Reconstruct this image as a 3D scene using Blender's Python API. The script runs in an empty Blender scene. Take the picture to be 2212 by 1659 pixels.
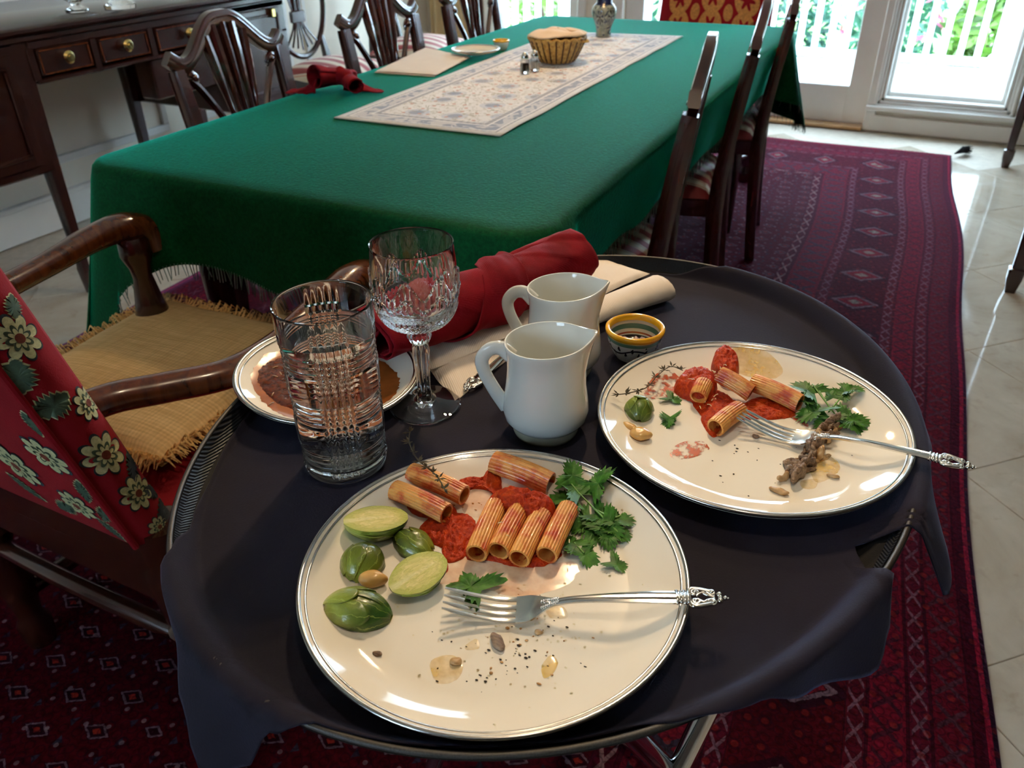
import bpy, math, random
from mathutils import Vector, Matrix, Euler, noise

random.seed(7)
PI = math.pi
scene = bpy.context.scene
col = scene.collection
def R(d): return math.radians(d)

# ------------------------------------------------------------------ camera
H = 1.2                                   # lens height above the floor
FPX, CX, CY = 1725.0, 1106.0, 829.5       # focal length in pixels of a 2212 x 1659 frame
AX = Vector((0.8910869, 0.2272617, -0.39283107))     # world x in camera axes (right, down, forward)
AY = Vector((0.453531, -0.47748246, 0.75254245))
AZ = Vector((-0.01654587, -0.84874179, -0.52854859))
cam_d = bpy.data.cameras.new('camera')
cam = bpy.data.objects.new('camera', cam_d)
col.objects.link(cam)
cam_d.sensor_width = 36.0
cam_d.sensor_fit = 'HORIZONTAL'
cam_d.lens = FPX / 2212 * 36
cam_d.clip_start = 0.02
cam_d.clip_end = 200
cam_d.dof.use_dof = True
cam_d.dof.focus_distance = 0.68
cam_d.dof.aperture_fstop = 13.0
cam.matrix_world = Matrix(((AX[0], -AX[1], -AX[2], 0), (AY[0], -AY[1], -AY[2], 0), (AZ[0], -AZ[1], -AZ[2], H), (0, 0, 0, 1)))
scene.camera = cam

def at(u, v, z):
    """world point on the level z seen at a pixel of the photograph"""
    d = Vector((u - CX, v - CY, FPX))
    r = Vector((AX.dot(d), AY.dot(d), AZ.dot(d)))
    t = (z - H) / r.z
    return Vector((r.x * t, r.y * t, z))

# ------------------------------------------------------------------ world, view
world = bpy.data.worlds.new('world')
scene.world = world
world.use_nodes = True
_bg = world.node_tree.nodes['Background']
_bg.inputs['Color'].default_value = (0.58, 0.80, 1.0, 1)
_bg.inputs['Strength'].default_value = 15.0
vs = scene.view_settings
vs.view_transform = 'Standard'
vs.look = 'None'
vs.exposure = 0.35
vs.gamma = 1.0
vs.use_curve_mapping = False
scene.display_settings.display_device = 'sRGB'
cy = scene.cycles
cy.use_denoising = True
cy.max_bounces = 14
cy.transmission_bounces = 14
cy.transparent_max_bounces = 16
cy.diffuse_bounces = 4
cy.glossy_bounces = 6
cy.sample_clamp_indirect = 6.0
cy.blur_glossy = 0.5

def portal(name, loc, rot, sx, sy):       # guides sampling of the sky through a real opening
    l = bpy.data.lights.new(name, 'AREA')
    l.shape = 'RECTANGLE'; l.size = sx; l.size_y = sy
    o = bpy.data.objects.new(name, l); col.objects.link(o)
    o.location = loc; o.rotation_euler = rot
    l.cycles.is_portal = True
    return o
FARY, LEFTX, RIGHTX, BACKY, CEIL = 5.0, -3.2, 3.2, -2.4, 2.75
portal('sky_portal_far', (-0.95, FARY + .12, 1.15), (R(-90), 0, 0), 3.7, 2.3)
portal('sky_portal_back', (-1.1, BACKY - .12, 1.6), (R(90), 0, 0), 1.3, 1.0)

# ------------------------------------------------------------------ mesh helpers
class MB:
    def __init__(s): s.v = []; s.f = []; s.uv = None
    def add(s, vs_, fs):
        o = len(s.v); s.v += [tuple(p) for p in vs_]; s.f += [tuple(i + o for i in f) for f in fs]
        return s
    def box(s, x0, x1, y0, y1, z0, z1):
        return s.add([(x0, y0, z0), (x1, y0, z0), (x1, y1, z0), (x0, y1, z0), (x0, y0, z1), (x1, y0, z1), (x1, y1, z1), (x0, y1, z1)],
                     [(0, 3, 2, 1), (4, 5, 6, 7), (0, 1, 5, 4), (1, 2, 6, 5), (2, 3, 7, 6), (3, 0, 4, 7)])
    def bbox(s, x0, x1, y0, y1, z0, z1, b=.004):
        """box with chamfered edges"""
        pts = []
        for (z, i) in ((z0, b), (z0 + b, 0), (z1 - b, 0), (z1, b)):
            pts.append([(x0 + i + b, y0 + i, z), (x1 - i - b, y0 + i, z), (x1 - i, y0 + i + b, z), (x1 - i, y1 - i - b, z),
                        (x1 - i - b, y1 - i, z), (x0 + i + b, y1 - i, z), (x0 + i, y1 - i - b, z), (x0 + i, y0 + i + b, z)])
        return s.loft(pts)
    def loft(s, secs, cap=True, closed=True):
        n = len(secs[0]); vs_ = [p for q in secs for p in q]; fs = []
        for i in range(len(secs) - 1):
            for j in range(n if closed else n - 1):
                k = (j + 1) % n
                fs.append((i * n + j, i * n + k, (i + 1) * n + k, (i + 1) * n + j))
        if cap and closed:
            fs.append(tuple(range(n - 1, -1, -1))); m = (len(secs) - 1) * n
            fs.append(tuple(range(m, m + n)))
        return s.add(vs_, fs)
    def lathe(s, prof, n=48, c=(0, 0, 0), fn=None):
        """revolve (r, z) profile; fn(r, z, angle) -> (r, z)"""
        rings = []; vs_ = []; fs = []
        for (r, z) in prof:
            if r < 1e-6:
                rings.append([len(vs_)]); vs_.append((c[0], c[1], c[2] + z))
            else:
                ring = []
                for j in range(n):
                    a = 2 * PI * j / n; rr, zz = fn(r, z, a) if fn else (r, z)
                    ring.append(len(vs_)); vs_.append((c[0] + rr * math.cos(a), c[1] + rr * math.sin(a), c[2] + zz))
                rings.append(ring)
        for A, B in zip(rings[:-1], rings[1:]):
            for j in range(n):
                k = (j + 1) % n
                if len(A) == 1 and len(B) == 1: continue
                if len(A) == 1: fs.append((A[0], B[k], B[j]))
                elif len(B) == 1: fs.append((A[j], A[k], B[0]))
                else: fs.append((A[j], A[k], B[k], B[j]))
        return s.add(vs_, fs)
    def tube(s, path, rad, n=8, up=(0, 0, 1), sect=None, closed=False):
        """sweep a round (or custom) section along a path; rad number or list"""
        path = [Vector(p) for p in path]; m = len(path); secs = []; u0 = Vector(up)
        for i, p in enumerate(path):
            if closed: t = path[(i + 1) % m] - path[i - 1]
            else: t = path[min(i + 1, m - 1)] - path[max(i - 1, 0)]
            t.normalize(); a = t.cross(u0)
            if a.length < 1e-4: a = t.cross(Vector((1, 0, .01)))
            a.normalize(); b = a.cross(t).normalized()
            r = rad[i] if isinstance(rad, (list, tuple)) else rad
            if sect: secs.append([tuple(p + a * (x * r) + b * (y * r)) for x, y in sect])
            else: secs.append([tuple(p + a * (math.cos(2 * PI * k / n) * r) + b * (math.sin(2 * PI * k / n) * r)) for k in range(n)])
        if closed: secs.append(secs[0])
        return s.loft(secs, cap=not closed)
    def sphere(s, c, r, n=12, m=8, fn=None):
        r = (r, r, r) if isinstance(r, (int, float)) else r
        vs_ = [(c[0], c[1], c[2] - r[2])]; fs = []
        for i in range(1, m):
            b = PI * i / m - PI / 2
            for j in range(n):
                a = 2 * PI * j / n
                vs_.append((c[0] + r[0] * math.cos(b) * math.cos(a), c[1] + r[1] * math.cos(b) * math.sin(a), c[2] + r[2] * math.sin(b)))
        vs_.append((c[0], c[1], c[2] + r[2]))
        if fn: vs_ = [tuple(fn(Vector(p))) for p in vs_]
        for j in range(n): fs.append((0, 1 + (j + 1) % n, 1 + j))
        for i in range(m - 2):
            for j in range(n):
                k = (j + 1) % n; fs.append((1 + i * n + j, 1 + i * n + k, 1 + (i + 1) * n + k, 1 + (i + 1) * n + j))
        L = len(vs_) - 1; o = 1 + (m - 2) * n
        for j in range(n): fs.append((o + j, o + (j + 1) % n, L))
        return s.add(vs_, fs)
    def grid(s, fn, nu, nv):
        vs_ = [fn(i / nu, j / nv) for i in range(nu + 1) for j in range(nv + 1)]; w = nv + 1
        return s.add(vs_, [(i * w + j, (i + 1) * w + j, (i + 1) * w + j + 1, i * w + j + 1) for i in range(nu) for j in range(nv)])
    def xf(s, m, start=0):
        s.v = s.v[:start] + [tuple(m @ Vector(p)) for p in s.v[start:]]; return s
    def merge(s, o): return s.add(o.v, o.f)

MW = {}                                    # world matrices of roots, kept by hand
def mesh_obj(name, mb, mat, smooth=40):
    me = bpy.data.meshes.new(name); me.from_pydata(mb.v, [], mb.f); me.update()
    if smooth:
        me.polygons.foreach_set('use_smooth', [True] * len(me.polygons))
        if smooth < 180: me.set_sharp_from_angle(angle=R(smooth))
    o = bpy.data.objects.new(name, me); col.objects.link(o)
    if mat: me.materials.append(mat)
    return o
def tag(o, label=None, cat=None, group=None, kind=None):
    if label: o['label'] = label
    if cat: o['category'] = cat
    if group: o['group'] = group
    if kind: o['kind'] = kind
    return o
def thing(name, label, cat, loc=(0, 0, 0), rz=0.0, group=None, rot=None):
    o = bpy.data.objects.new(name, None); col.objects.link(o)
    o.empty_display_size = .05
    o.location = loc; o.rotation_euler = rot if rot else (0, 0, rz)
    MW[o.name] = Matrix.Translation(Vector(loc)) @ Euler(rot if rot else (0, 0, rz)).to_matrix().to_4x4()
    return tag(o, label, cat, group)
def part(name, mb, mat, parent, smooth=40, label=None, world=False, kind=None, top=None):
    """child mesh; world=True: coordinates are given in the world (top = root when parent is itself a part)"""
    if world:
        inv = MW[(top or parent).name].inverted(); mb.v = [tuple(inv @ Vector(p)) for p in mb.v]
    o = mesh_obj(name, mb, mat, smooth); o.parent = parent
    return tag(o, label, None, None, kind)
def single(name, mb, mat, label, cat, group=None, smooth=40, kind=None):
    xs = [p[0] for p in mb.v]; ys = [p[1] for p in mb.v]; z = min(p[2] for p in mb.v)
    c = ((min(xs) + max(xs)) / 2, (min(ys) + max(ys)) / 2, z)
    mb.v = [(p[0] - c[0], p[1] - c[1], p[2] - c[2]) for p in mb.v]
    o = mesh_obj(name, mb, mat, smooth); o.location = c
    MW[o.name] = Matrix.Translation(Vector(c))
    return tag(o, label, cat, group, kind)
def struct(name, mb, mat, label=None, parent=None, smooth=0):
    o = mesh_obj(name, mb, mat, smooth)
    if parent: o.parent = parent
    else: o['kind'] = 'structure'
    if label: o['label'] = label
    return o
def copy_tree(o, parent=None):
    c = o.copy(); col.objects.link(c); c.parent = parent
    for ch in [x for x in bpy.data.objects if x.parent == o]: copy_tree(ch, c)
    return c
def bez(pts, n=24, closed=False):
    """Catmull-Rom through points"""
    P = [Vector(p) for p in pts]; out = []; m = len(P)
    segs = m if closed else m - 1
    for i in range(segs):
        if closed: a, b, c, d = P[i - 1], P[i], P[(i + 1) % m], P[(i + 2) % m]
        else: a, b, c, d = P[max(i - 1, 0)], P[i], P[i + 1], P[min(i + 2, m - 1)]
        for k in range(n):
            t = k / n
            out.append(.5 * ((2 * b) + (c - a) * t + (2 * a - 5 * b + 4 * c - d) * t * t + (3 * b - a - 3 * c + d) * t ** 3))
    if not closed: out.append(P[-1])
    return out
def lerp(a, b, t): return a + (b - a) * t
def smooth01(t): t = max(0, min(1, t)); return t * t * (3 - 2 * t)
def nz(x, y, z=0.0): return noise.noise(Vector((x, y, z)))

# ------------------------------------------------------------------ materials
def L(r, g, b):
    f = lambda c: (c / 255 / 12.92) if c <= 10.3 else ((c / 255 + .055) / 1.055) ** 2.4
    return (f(r), f(g), f(b), 1)
class S:
    """socket wrapper with arithmetic"""
    def __init__(s, nt, k): s.nt = nt; s.k = k
    def op(s, o, b=None, c=None):
        n = s.nt.nodes.new('ShaderNodeMath'); n.operation = o; s.nt.links.new(s.k, n.inputs[0])
        for i, q in ((1, b), (2, c)):
            if q is None: continue
            if isinstance(q, S): s.nt.links.new(q.k, n.inputs[i])
            else: n.inputs[i].default_value = q
        return S(s.nt, n.outputs[0])
    def __add__(s, b): return s.op('ADD', b)
    def __sub__(s, b): return s.op('SUBTRACT', b)
    def __mul__(s, b): return s.op('MULTIPLY', b)
    def __truediv__(s, b): return s.op('DIVIDE', b)
    def rsub(s, a): return (s * -1.0) + a
    def abs(s): return s.op('ABSOLUTE')
    def fract(s): return s.op('FRACT')
    def floor(s): return s.op('FLOOR')
    def sin(s): return s.op('SINE')
    def lt(s, b): return s.op('LESS_THAN', b)
    def gt(s, b): return s.op('GREATER_THAN', b)
    def min(s, b): return s.op('MINIMUM', b)
    def max(s, b): return s.op('MAXIMUM', b)
    def band(s, a, b): return s.gt(a) * s.lt(b)
    def cell(s): return (s.fract() - .5).abs()          # 0 at the cell centre, .5 at its edge
    def ramp(s, a, b):
        n = s.nt.nodes.new('ShaderNodeMapRange'); s.nt.links.new(s.k, n.inputs[0])
        n.inputs[1].default_value = a; n.inputs[2].default_value = b
        return S(s.nt, n.outputs[0])
def newmat(name):
    m = bpy.data.materials.new(name); m.use_nodes = True
    return m, m.node_tree, m.node_tree.nodes['Principled BSDF']
def coords(nt, kind='Object', sc=(1, 1, 1)):
    t = nt.nodes.new('ShaderNodeTexCoord'); mp = nt.nodes.new('ShaderNodeMapping')
    mp.inputs['Scale'].default_value = sc; nt.links.new(t.outputs[kind], mp.inputs[0]); return mp.outputs[0]
def xyz(nt, sock):
    n = nt.nodes.new('ShaderNodeSeparateXYZ'); nt.links.new(sock, n.inputs[0]); return [S(nt, o) for o in n.outputs]
def noise_tex(nt, vec, scale=10, detail=3, rough=.55, dist=0.0):
    n = nt.nodes.new('ShaderNodeTexNoise'); nt.links.new(vec, n.inputs['Vector'])
    n.inputs['Scale'].default_value = scale; n.inputs['Detail'].default_value = detail
    n.inputs['Roughness'].default_value = rough; n.inputs['Distortion'].default_value = dist
    return S(nt, n.outputs[0])
def vor(nt, vec, scale=10, feat='F1', rnd=1.0):
    n = nt.nodes.new('ShaderNodeTexVoronoi'); n.feature = feat; n.voronoi_dimensions = '2D'; nt.links.new(vec, n.inputs['Vector'])
    n.inputs['Scale'].default_value = scale; n.inputs['Randomness'].default_value = rnd
    return S(nt, n.outputs['Distance'])
def mix(nt, fac, a, b):
    n = nt.nodes.new('ShaderNodeMix'); n.data_type = 'RGBA'
    if isinstance(fac, S): nt.links.new(fac.k, n.inputs[0])
    else: n.inputs[0].default_value = fac
    for i, q in ((6, a), (7, b)):
        if isinstance(q, (tuple, list)): n.inputs[i].default_value = q
        else: nt.links.new(q, n.inputs[i])
    return n.outputs[2]
def bump(nt, bs, h, strength=.3, dist=.002):
    n = nt.nodes.new('ShaderNodeBump'); n.inputs['Strength'].default_value = strength; n.inputs['Distance'].default_value = dist
    nt.links.new(h.k, n.inputs['Height']); nt.links.new(n.outputs[0], bs.inputs['Normal'])
def setp(bs, **k):
    N = {'rough': 'Roughness', 'metal': 'Metallic', 'spec': 'Specular IOR Level', 'coat': 'Coat Weight', 'coatr': 'Coat Roughness', 'ior': 'IOR',
         'trans': 'Transmission Weight', 'sheen': 'Sheen Weight', 'sheenr': 'Sheen Roughness', 'alpha': 'Alpha', 'sss': 'Subsurface Weight'}
    for a, b in k.items(): bs.inputs[N[a]].default_value = b
def scale_c(c, f): return (min(1, c[0] * f), min(1, c[1] * f), min(1, c[2] * f), 1)
def pm(name, c, rough=.5, var=.12, scale=20, bmp=0.0, bscale=200, bdist=.001, stretch=(1, 1, 1), sheentint=None, **k):
    m, nt, bs = newmat(name); vec = coords(nt, 'Object', stretch); n = noise_tex(nt, vec, scale)
    nt.links.new(mix(nt, n.ramp(.3, .7), scale_c(c, 1 - var), scale_c(c, 1 + var)), bs.inputs['Base Color'])
    setp(bs, rough=rough, **k)
    if sheentint: bs.inputs['Sheen Tint'].default_value = sheentint
    if bmp: bump(nt, bs, noise_tex(nt, vec, bscale, 2), bmp, bdist)
    return m
def glassmat(name, c=(1, 1, 1, 1), ior=1.5, rough=0.0):
    m, nt, bs = newmat(name); vec = coords(nt); n = noise_tex(nt, vec, 30)
    nt.links.new(mix(nt, n, c, scale_c(c, .98)), bs.inputs['Base Color'])
    setp(bs, rough=rough, trans=1.0, ior=ior); return m
def weave(nt, vec, f):
    x, y, z = xyz(nt, vec); return (x * f).sin() * (y * f).sin()

def wood(name, c1, c2, rough=.25, coat=.4):
    m, nt, bs = newmat(name); vec = coords(nt, 'Object', (6, 6, 1.2)); n = noise_tex(nt, vec, 6, 6, .6, 1.5)
    nt.links.new(mix(nt, n.ramp(.3, .7), c1, c2), bs.inputs['Base Color']); setp(bs, rough=rough, coat=coat, coatr=.08); return m

W_DARK = wood('mahogany', L(34, 13, 8), L(60, 25, 15))
W_CHAIR = wood('chair_mahogany', L(36, 13, 9), L(72, 30, 19), .25, .8)
W_ARM = wood('polished_arm_wood', L(58, 24, 10), L(104, 52, 24), .22, .6)
M_GLASS = glassmat('cut_crystal', (1, 1, 1, 1), 1.52)
M_PANE = glassmat('window_pane', (1, 1, 1, 1), 1.01)
M_WATER = glassmat('water', (1, 1, 1, 1), 1.333)
M_SILVER = pm('silver', L(225, 222, 216), .16, .06, 60, metal=1.0)
M_BRASS = pm('brass', L(200, 175, 110), .25, .1, 60, metal=1.0)
M_CHROME = pm('chrome', L(215, 218, 222), .1, .04, 30, metal=1.0)
M_PLATINUM = pm('platinum_band', L(178, 176, 172), .2, .1, 60, metal=1.0)
M_PORC = pm('white_porcelain', L(228, 230, 224), .12, .02, 8, coat=.5)
M_PLATE = pm('plate_porcelain', L(238, 230, 214), .06, .025, 6)
M_WALL = pm('painted_panelling', L(230, 220, 202), .45, .03, 4)
M_TRIM = pm('white_painted_trim', L(226, 224, 218), .35, .03, 6)
M_CEIL = pm('ceiling_paint', L(196, 190, 180), .8, .02, 3)
M_WALLD = pm('dark_tan_wall_paint', L(92, 74, 58), .7, .05, 4)
M_PORCH = pm('porch_white_paint', L(245, 247, 248), .6, .03, 5)
M_BLACK = pm('black_rubber', L(17, 17, 19), .5, .2, 40, .2, 300)

# ================================================================== room shell
# ---- floor: slab plus diagonal marble tiles where the rug does not lie
m, nt, bs = newmat('marble_tile')
vec = coords(nt, 'Object', (1, 1, 1))
_geo = nt.nodes.new('ShaderNodeNewGeometry')
n1 = noise_tex(nt, _geo.outputs['Position'], 3.2, 6, .62, .6); n2 = noise_tex(nt, _geo.outputs['Position'], 16, 4, .6, .3)
c1 = mix(nt, n1.ramp(.32, .68), L(176, 160, 140), L(206, 194, 176))
nt.links.new(mix(nt, n2.ramp(.58, .75) * .45, c1, L(150, 128, 104)), bs.inputs['Base Color'])
setp(bs, rough=.1, coat=.4)
M_MARBLE = m
M_GROUT = pm('grout', L(180, 168, 150), .6, .1, 30)
floor = struct('floor', MB().box(LEFTX - .1, RIGHTX + .1, BACKY - .1, FARY + .1, -.12, -.006), M_GROUT, 'pale marble tiled floor')
TS = .46; hs = TS / math.sqrt(2)
tile_me = None
def in_tiles(x, y):
    if not (-.35 < y < FARY + .05): return False
    return (x > -.25 and x < 2.2) or (x < -2.25 and x > LEFTX + .05 and y > .8) or (y > 4.3 and x > -3.0)
for i in range(-16, 20):
    for j in range(-16, 20):
        # joints run along x+y = 2.07 + k*TS*sqrt(2)/... and y-x = .91 + ...
        s_ = 2.07 / math.sqrt(2) + (i + .5) * TS; d_ = .91 / math.sqrt(2) + (j + .5) * TS
        x, y = (s_ - d_) / math.sqrt(2), (s_ + d_) / math.sqrt(2)
        if not in_tiles(x, y): continue
        if y + hs > FARY or x - hs < LEFTX: continue
        if tile_me is None:
            b = MB(); g = TS / 2 - .0007
            b.bbox(-g, g, -g, g, -.009, 0.0, .0012); b.xf(Matrix.Rotation(R(45), 4, 'Z'))
            o = struct('tile', b, M_MARBLE, None, floor); tile_me = o.data
        else:
            o = bpy.data.objects.new('tile', tile_me); col.objects.link(o); o.parent = floor
        o.location = (x, y, 0)

# ---- walls
T = .12
def wall_with_holes(name, axis, pos, a0, a1, z0, z1, holes, mat, sign, label):
    """wall in plane axis=pos made of slabs around rectangular holes (a0,a1,z0,z1)"""
    b = MB(); cuts = sorted(set([a0, a1] + [h[0] for h in holes] + [h[1] for h in holes]))
    for p, q in zip(cuts[:-1], cuts[1:]):
        zs = [(z0, z1)]
        for h in holes:
            if h[0] <= p + 1e-6 and h[1] >= q - 1e-6:
                nzs = []
                for (s, e) in zs:
                    if h[2] > s: nzs.append((s, min(e, h[2])))
                    if h[3] < e: nzs.append((max(s, h[3]), e))
                zs = nzs
        for (s, e) in zs:
            lo, hi = (pos, pos + T) if sign > 0 else (pos - T, pos)
            if axis == 'y': b.box(p, q, lo, hi, s, e)
            else: b.box(lo, hi, p, q, s, e)
    return struct(name, b, mat, label)
OP_A = (-2.78, -2.10); OP_B = (-1.80, -.34); OP_C = (-.27, .34)
wall_far = wall_with_holes('wall_far', 'y', FARY, LEFTX - T, RIGHTX + T, -.1, CEIL, [(OP_A[0], OP_A[1], -.1, 2.25), (OP_B[0], OP_B[1], -.1, 2.25), (OP_C[0], OP_C[1], .165, 2.25)], M_WALL, 1, 'off-white far wall with glazed doors')
wall_left = wall_with_holes('wall_left', 'x', LEFTX, BACKY - T, FARY + T, -.1, CEIL, [], M_WALL, -1, 'off-white panelled wall behind the sideboard')
wall_with_holes('wall_right', 'x', RIGHTX, BACKY - T, FARY + T, -.1, CEIL, [], M_WALLD, 1, 'dark tan right wall')
wall_with_holes('wall_back', 'y', BACKY, LEFTX - T, RIGHTX + T, -.1, CEIL, [(-1.7, -.5, 1.15, 2.05)], M_WALLD, -1, 'dark tan back wall with a window')
struct('ceiling', MB().box(LEFTX - T, RIGHTX + T, BACKY - T, FARY + T, CEIL, CEIL + .1), M_CEIL, 'plain pale ceiling')
# baseboards and wainscot
struct('baseboard_left', MB().bbox(LEFTX, LEFTX + .022, BACKY, FARY, 0, .13, .004).bbox(LEFTX, LEFTX + .03, BACKY, FARY, .13, .15, .004), M_TRIM)
b = MB()
for (p, q) in ((LEFTX, OP_A[0] - .07), (OP_A[1] + .07, OP_B[0] - .07), (OP_C[0] - .04, RIGHTX)):
    b.bbox(p, q, FARY - .02, FARY, 0, .085, .004)
struct('baseboard_far', b, M_TRIM)
def panel_frame(mb, axis, pos, out, a0, a1, z0, z1, w=.035, d=.014):
    """raised rectangular moulding on a wall"""
    for (p, q, r, s) in ((a0, a1, z0, z0 + w), (a0, a1, z1 - w, z1), (a0, a0 + w, z0 + w, z1 - w), (a1 - w, a1, z0 + w, z1 - w)):
        lo, hi = sorted((pos, pos + out * d))
        if axis == 'x': mb.bbox(lo, hi, p, q, r, s, .004)
        else: mb.bbox(p, q, lo, hi, r, s, .004)
    return mb
for k, (p, q) in enumerate(((.55, 1.35), (1.47, 2.68), (2.8, 3.6), (3.72, 4.75))):
    struct('trim_%d' % (k + 1), panel_frame(MB(), 'x', LEFTX, 1, p, q, .25, .74), M_TRIM, 'white wainscot panel moulding')
struct('trim_5', MB().bbox(LEFTX, LEFTX + .03, BACKY, FARY, .84, .90, .006), M_TRIM, 'white chair rail moulding')
struct('trim_6', MB().bbox(OP_C[0] - .03, 1.6, FARY - .012, FARY, .115, .13, .003), M_TRIM, 'thin moulding under the right window')

# ---- glazed doors and the window
def sash(name, x0, x1, z0, z1, stile, rail_b, rail_t, y, th, label, sill=None, kindname='door_frame'):
    b = MB(); b.bbox(x0, x0 + stile, y, y + th, z0, z1, .004); b.bbox(x1 - stile, x1, y, y + th, z0, z1, .004)
    b.bbox(x0 + stile, x1 - stile, y, y + th, z0, z0 + rail_b, .004); b.bbox(x0 + stile, x1 - stile, y, y + th, z1 - rail_t, z1, .004)
    o = struct(name, b, M_TRIM, label)
    g = MB().box(x0 + stile - .005, x1 - stile + .005, y + th / 2 - .003, y + th / 2 + .003, z0 + rail_b - .005, z1 - rail_t + .005)
    struct('pane', g, M_PANE, None, o)
    return o
d1 = sash('door_1', -1.075, OP_B[1], .02, 2.22, .115, .2, .12, FARY + .03, .045, 'white glazed porch door beside the right window')
d2 = sash('door_2', OP_B[0], -1.08, .02, 2.22, .115, .2, .12, FARY + .03, .045, 'white glazed porch door behind the red armchair')
d3 = sash('door_3', OP_A[0], OP_A[1], .02, 2.22, .07, .2, .12, FARY + .03, .045, 'white glazed door at the left end of the far wall')
for d, hx in ((d1, -1.02), (d2, -1.135)):
    hb = MB().tube([(hx, FARY + .03, 1.0), (hx, FARY - .02, 1.0), (hx + (.09 if d is d1 else -.09), FARY - .025, 1.0)], .008, 8)
    part('door_handle', hb, M_BRASS, d)
w1 = sash('window_1', OP_C[0], OP_C[1], .17, 2.22, .035, .035, .05, FARY + .045, .05, 'tall clear window right of the porch door')
b = MB()                                    # stepped frame round the window
for i, (o_, dpt) in enumerate(((.0, .012), (.018, .02), (.034, .03))):
    for (p, q, r, s) in ((OP_C[0] - o_ + .0, OP_C[0] + .016 - o_, .165 - o_, 2.24), (OP_C[1] - .016 + o_, OP_C[1] + o_, .165 - o_, 2.24), (OP_C[0] - o_, OP_C[1] + o_, .165 - o_, .182 - o_)):
        b.bbox(p, q, FARY - dpt, FARY + .06, r, s, .003)
struct('window_frame', b, M_TRIM, None, w1)
struct('window_sill', MB().bbox(OP_C[0] - .07, OP_C[1] + .05, FARY - .05, FARY + .02, .115, .14, .004), M_TRIM, None, w1)
b = MB()
for (p, q) in (OP_A, OP_B):
    b.bbox(p - .055, p, FARY - .016, FARY, 0, 2.3, .004); b.bbox(q, q + .055, FARY - .016, FARY, 0, 2.3, .004); b.bbox(p - .055, q + .055, FARY - .016, FARY, 2.24, 2.3, .004)
struct('trim_7', b, M_TRIM, 'white door casings')
M_OAK = pm('oak_threshold', L(182, 140, 92), .4, .15, 10, stretch=(1, 20, 20))
struct('trim_8', MB().bbox(OP_B[0], OP_B[1], FARY - .05, FARY + .1, 0, .018, .004), M_OAK, 'oak threshold of the porch doors')
struct('trim_9', MB().bbox(OP_A[0], OP_A[1], FARY - .05, FARY + .1, 0, .018, .004), M_OAK, 'oak threshold of the left door')
# windows that light the room from behind and from the right
for nm, axis, pos, a0, a1, z0, z1, lab in (('window_2', 'y', BACKY - .08, -1.7, -.5, 1.15, 2.05, 'window in the back wall behind the camera'),):
    b = MB(); w = .05; mid = (a0 + a1) / 2
    for (p, q, r, s) in ((a0, a0 + w, z0, z1), (a1 - w, a1, z0, z1), (mid - w / 2, mid + w / 2, z0 + w, z1 - w), (a0 + w, a1 - w, z0, z0 + w), (a0 + w, a1 - w, z1 - w, z1)):
        if axis == 'y': b.bbox(p, q, pos, pos + .05, r, s, .004)
        else: b.bbox(pos, pos + .05, p, q, r, s, .004)
    o = struct(nm, b, M_TRIM, lab)
    g = MB()
    if axis == 'y': g.box(a0 + .04, a1 - .04, pos + .022, pos + .028, z0 + .04, z1 - .04)
    else: g.box(pos + .022, pos + .028, a0 + .04, a1 - .04, z0 + .04, z1 - .04)
    struct('pane', g, M_PANE, None, o)

# ---- curtain at the left corner of the far wall
M_CURT = pm('tan_curtain', L(196, 168, 122), .8, .1, 6, .2, 300, sheen=.3)
def curt(s, t): return (lerp(-3.12, -2.80, s), FARY - .09 + .022 * math.sin(s * 30) + .008 * nz(s * 6, t * 3), lerp(.03, 2.35, t))
o = single('curtain', MB().grid(curt, 60, 8), M_CURT, 'tan floor-length curtain in the far left corner', 'curtain', smooth=180)
sm = o.modifiers.new('s', 'SOLIDIFY'); sm.thickness = .004
b = MB().tube([(-3.18, FARY - .09, 2.37), (-2.05, FARY - .09, 2.37)], .014, 10)
single('curtain_rod', b, M_BRASS, 'brass rod holding the tan curtain', 'rod')

# ================================================================== porch and garden
PF = -.02
struct('porch_floor', MB().box(-6, 6, FARY + .1, 7.25, PF - .1, PF), M_PORCH, 'white painted porch floor')
RY = 7.08
rail = thing('porch_railing', 'white wooden porch railing with square balusters', 'railing', (0, RY, PF))
part('bottom_rail', MB().bbox(-5.5, 5.5, -.03, .03, .045, .10, .006), M_PORCH, rail)
part('top_rail', MB().bbox(-5.5, 5.5, -.045, .045, .90, .96, .008), M_PORCH, rail)
bal = None
for i in range(96):
    x = -5.42 + i * .1145
    if bal is None:
        bal = part('baluster', MB().bbox(-.021, .021, -.021, .021, .09, .91, .003), M_PORCH, rail); bal.location = (x, 0, 0)
    else:
        o = bal.copy(); col.objects.link(o); o.parent = rail; o.location = (x, 0, 0)
def column(x, y, lab):
    c = thing('porch_column', lab, 'column', (x, y, PF), 0, 'porch columns')
    part('shaft', MB().lathe([(0, .16), (.085, .16), (.09, .2), (.085, 2.4), (0, 2.4)], 32), M_PORCH, c)
    part('base', MB().bbox(-.13, .13, -.13, .13, 0, .07, .006).lathe([(0, .07), (.125, .07), (.13, .1), (.12, .13), (.095, .165), (0, .165)], 32), M_PORCH, c)
column(.36, 6.83, 'round white porch column behind the right window')
column(-2.95, 6.83, 'round white porch column behind the left glazed door')
M_GRASS = pm('lawn', L(88, 130, 52), .9, .4, 3)
struct('garden_ground', MB().box(-30, 30, 7.25, 45, -.9, -.6), M_GRASS, 'sunlit green lawn beyond the porch')
leaf_cols = [L(52, 100, 74), L(86, 120, 42), L(42, 84, 68), L(108, 136, 62)]
M_LEAF = [pm('shrub_leaf_%d' % i, c, .5, .45, 3) for i, c in enumerate(leaf_cols)]
M_BARK = pm('bark', L(80, 62, 48), .9, .2, 20)
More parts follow.
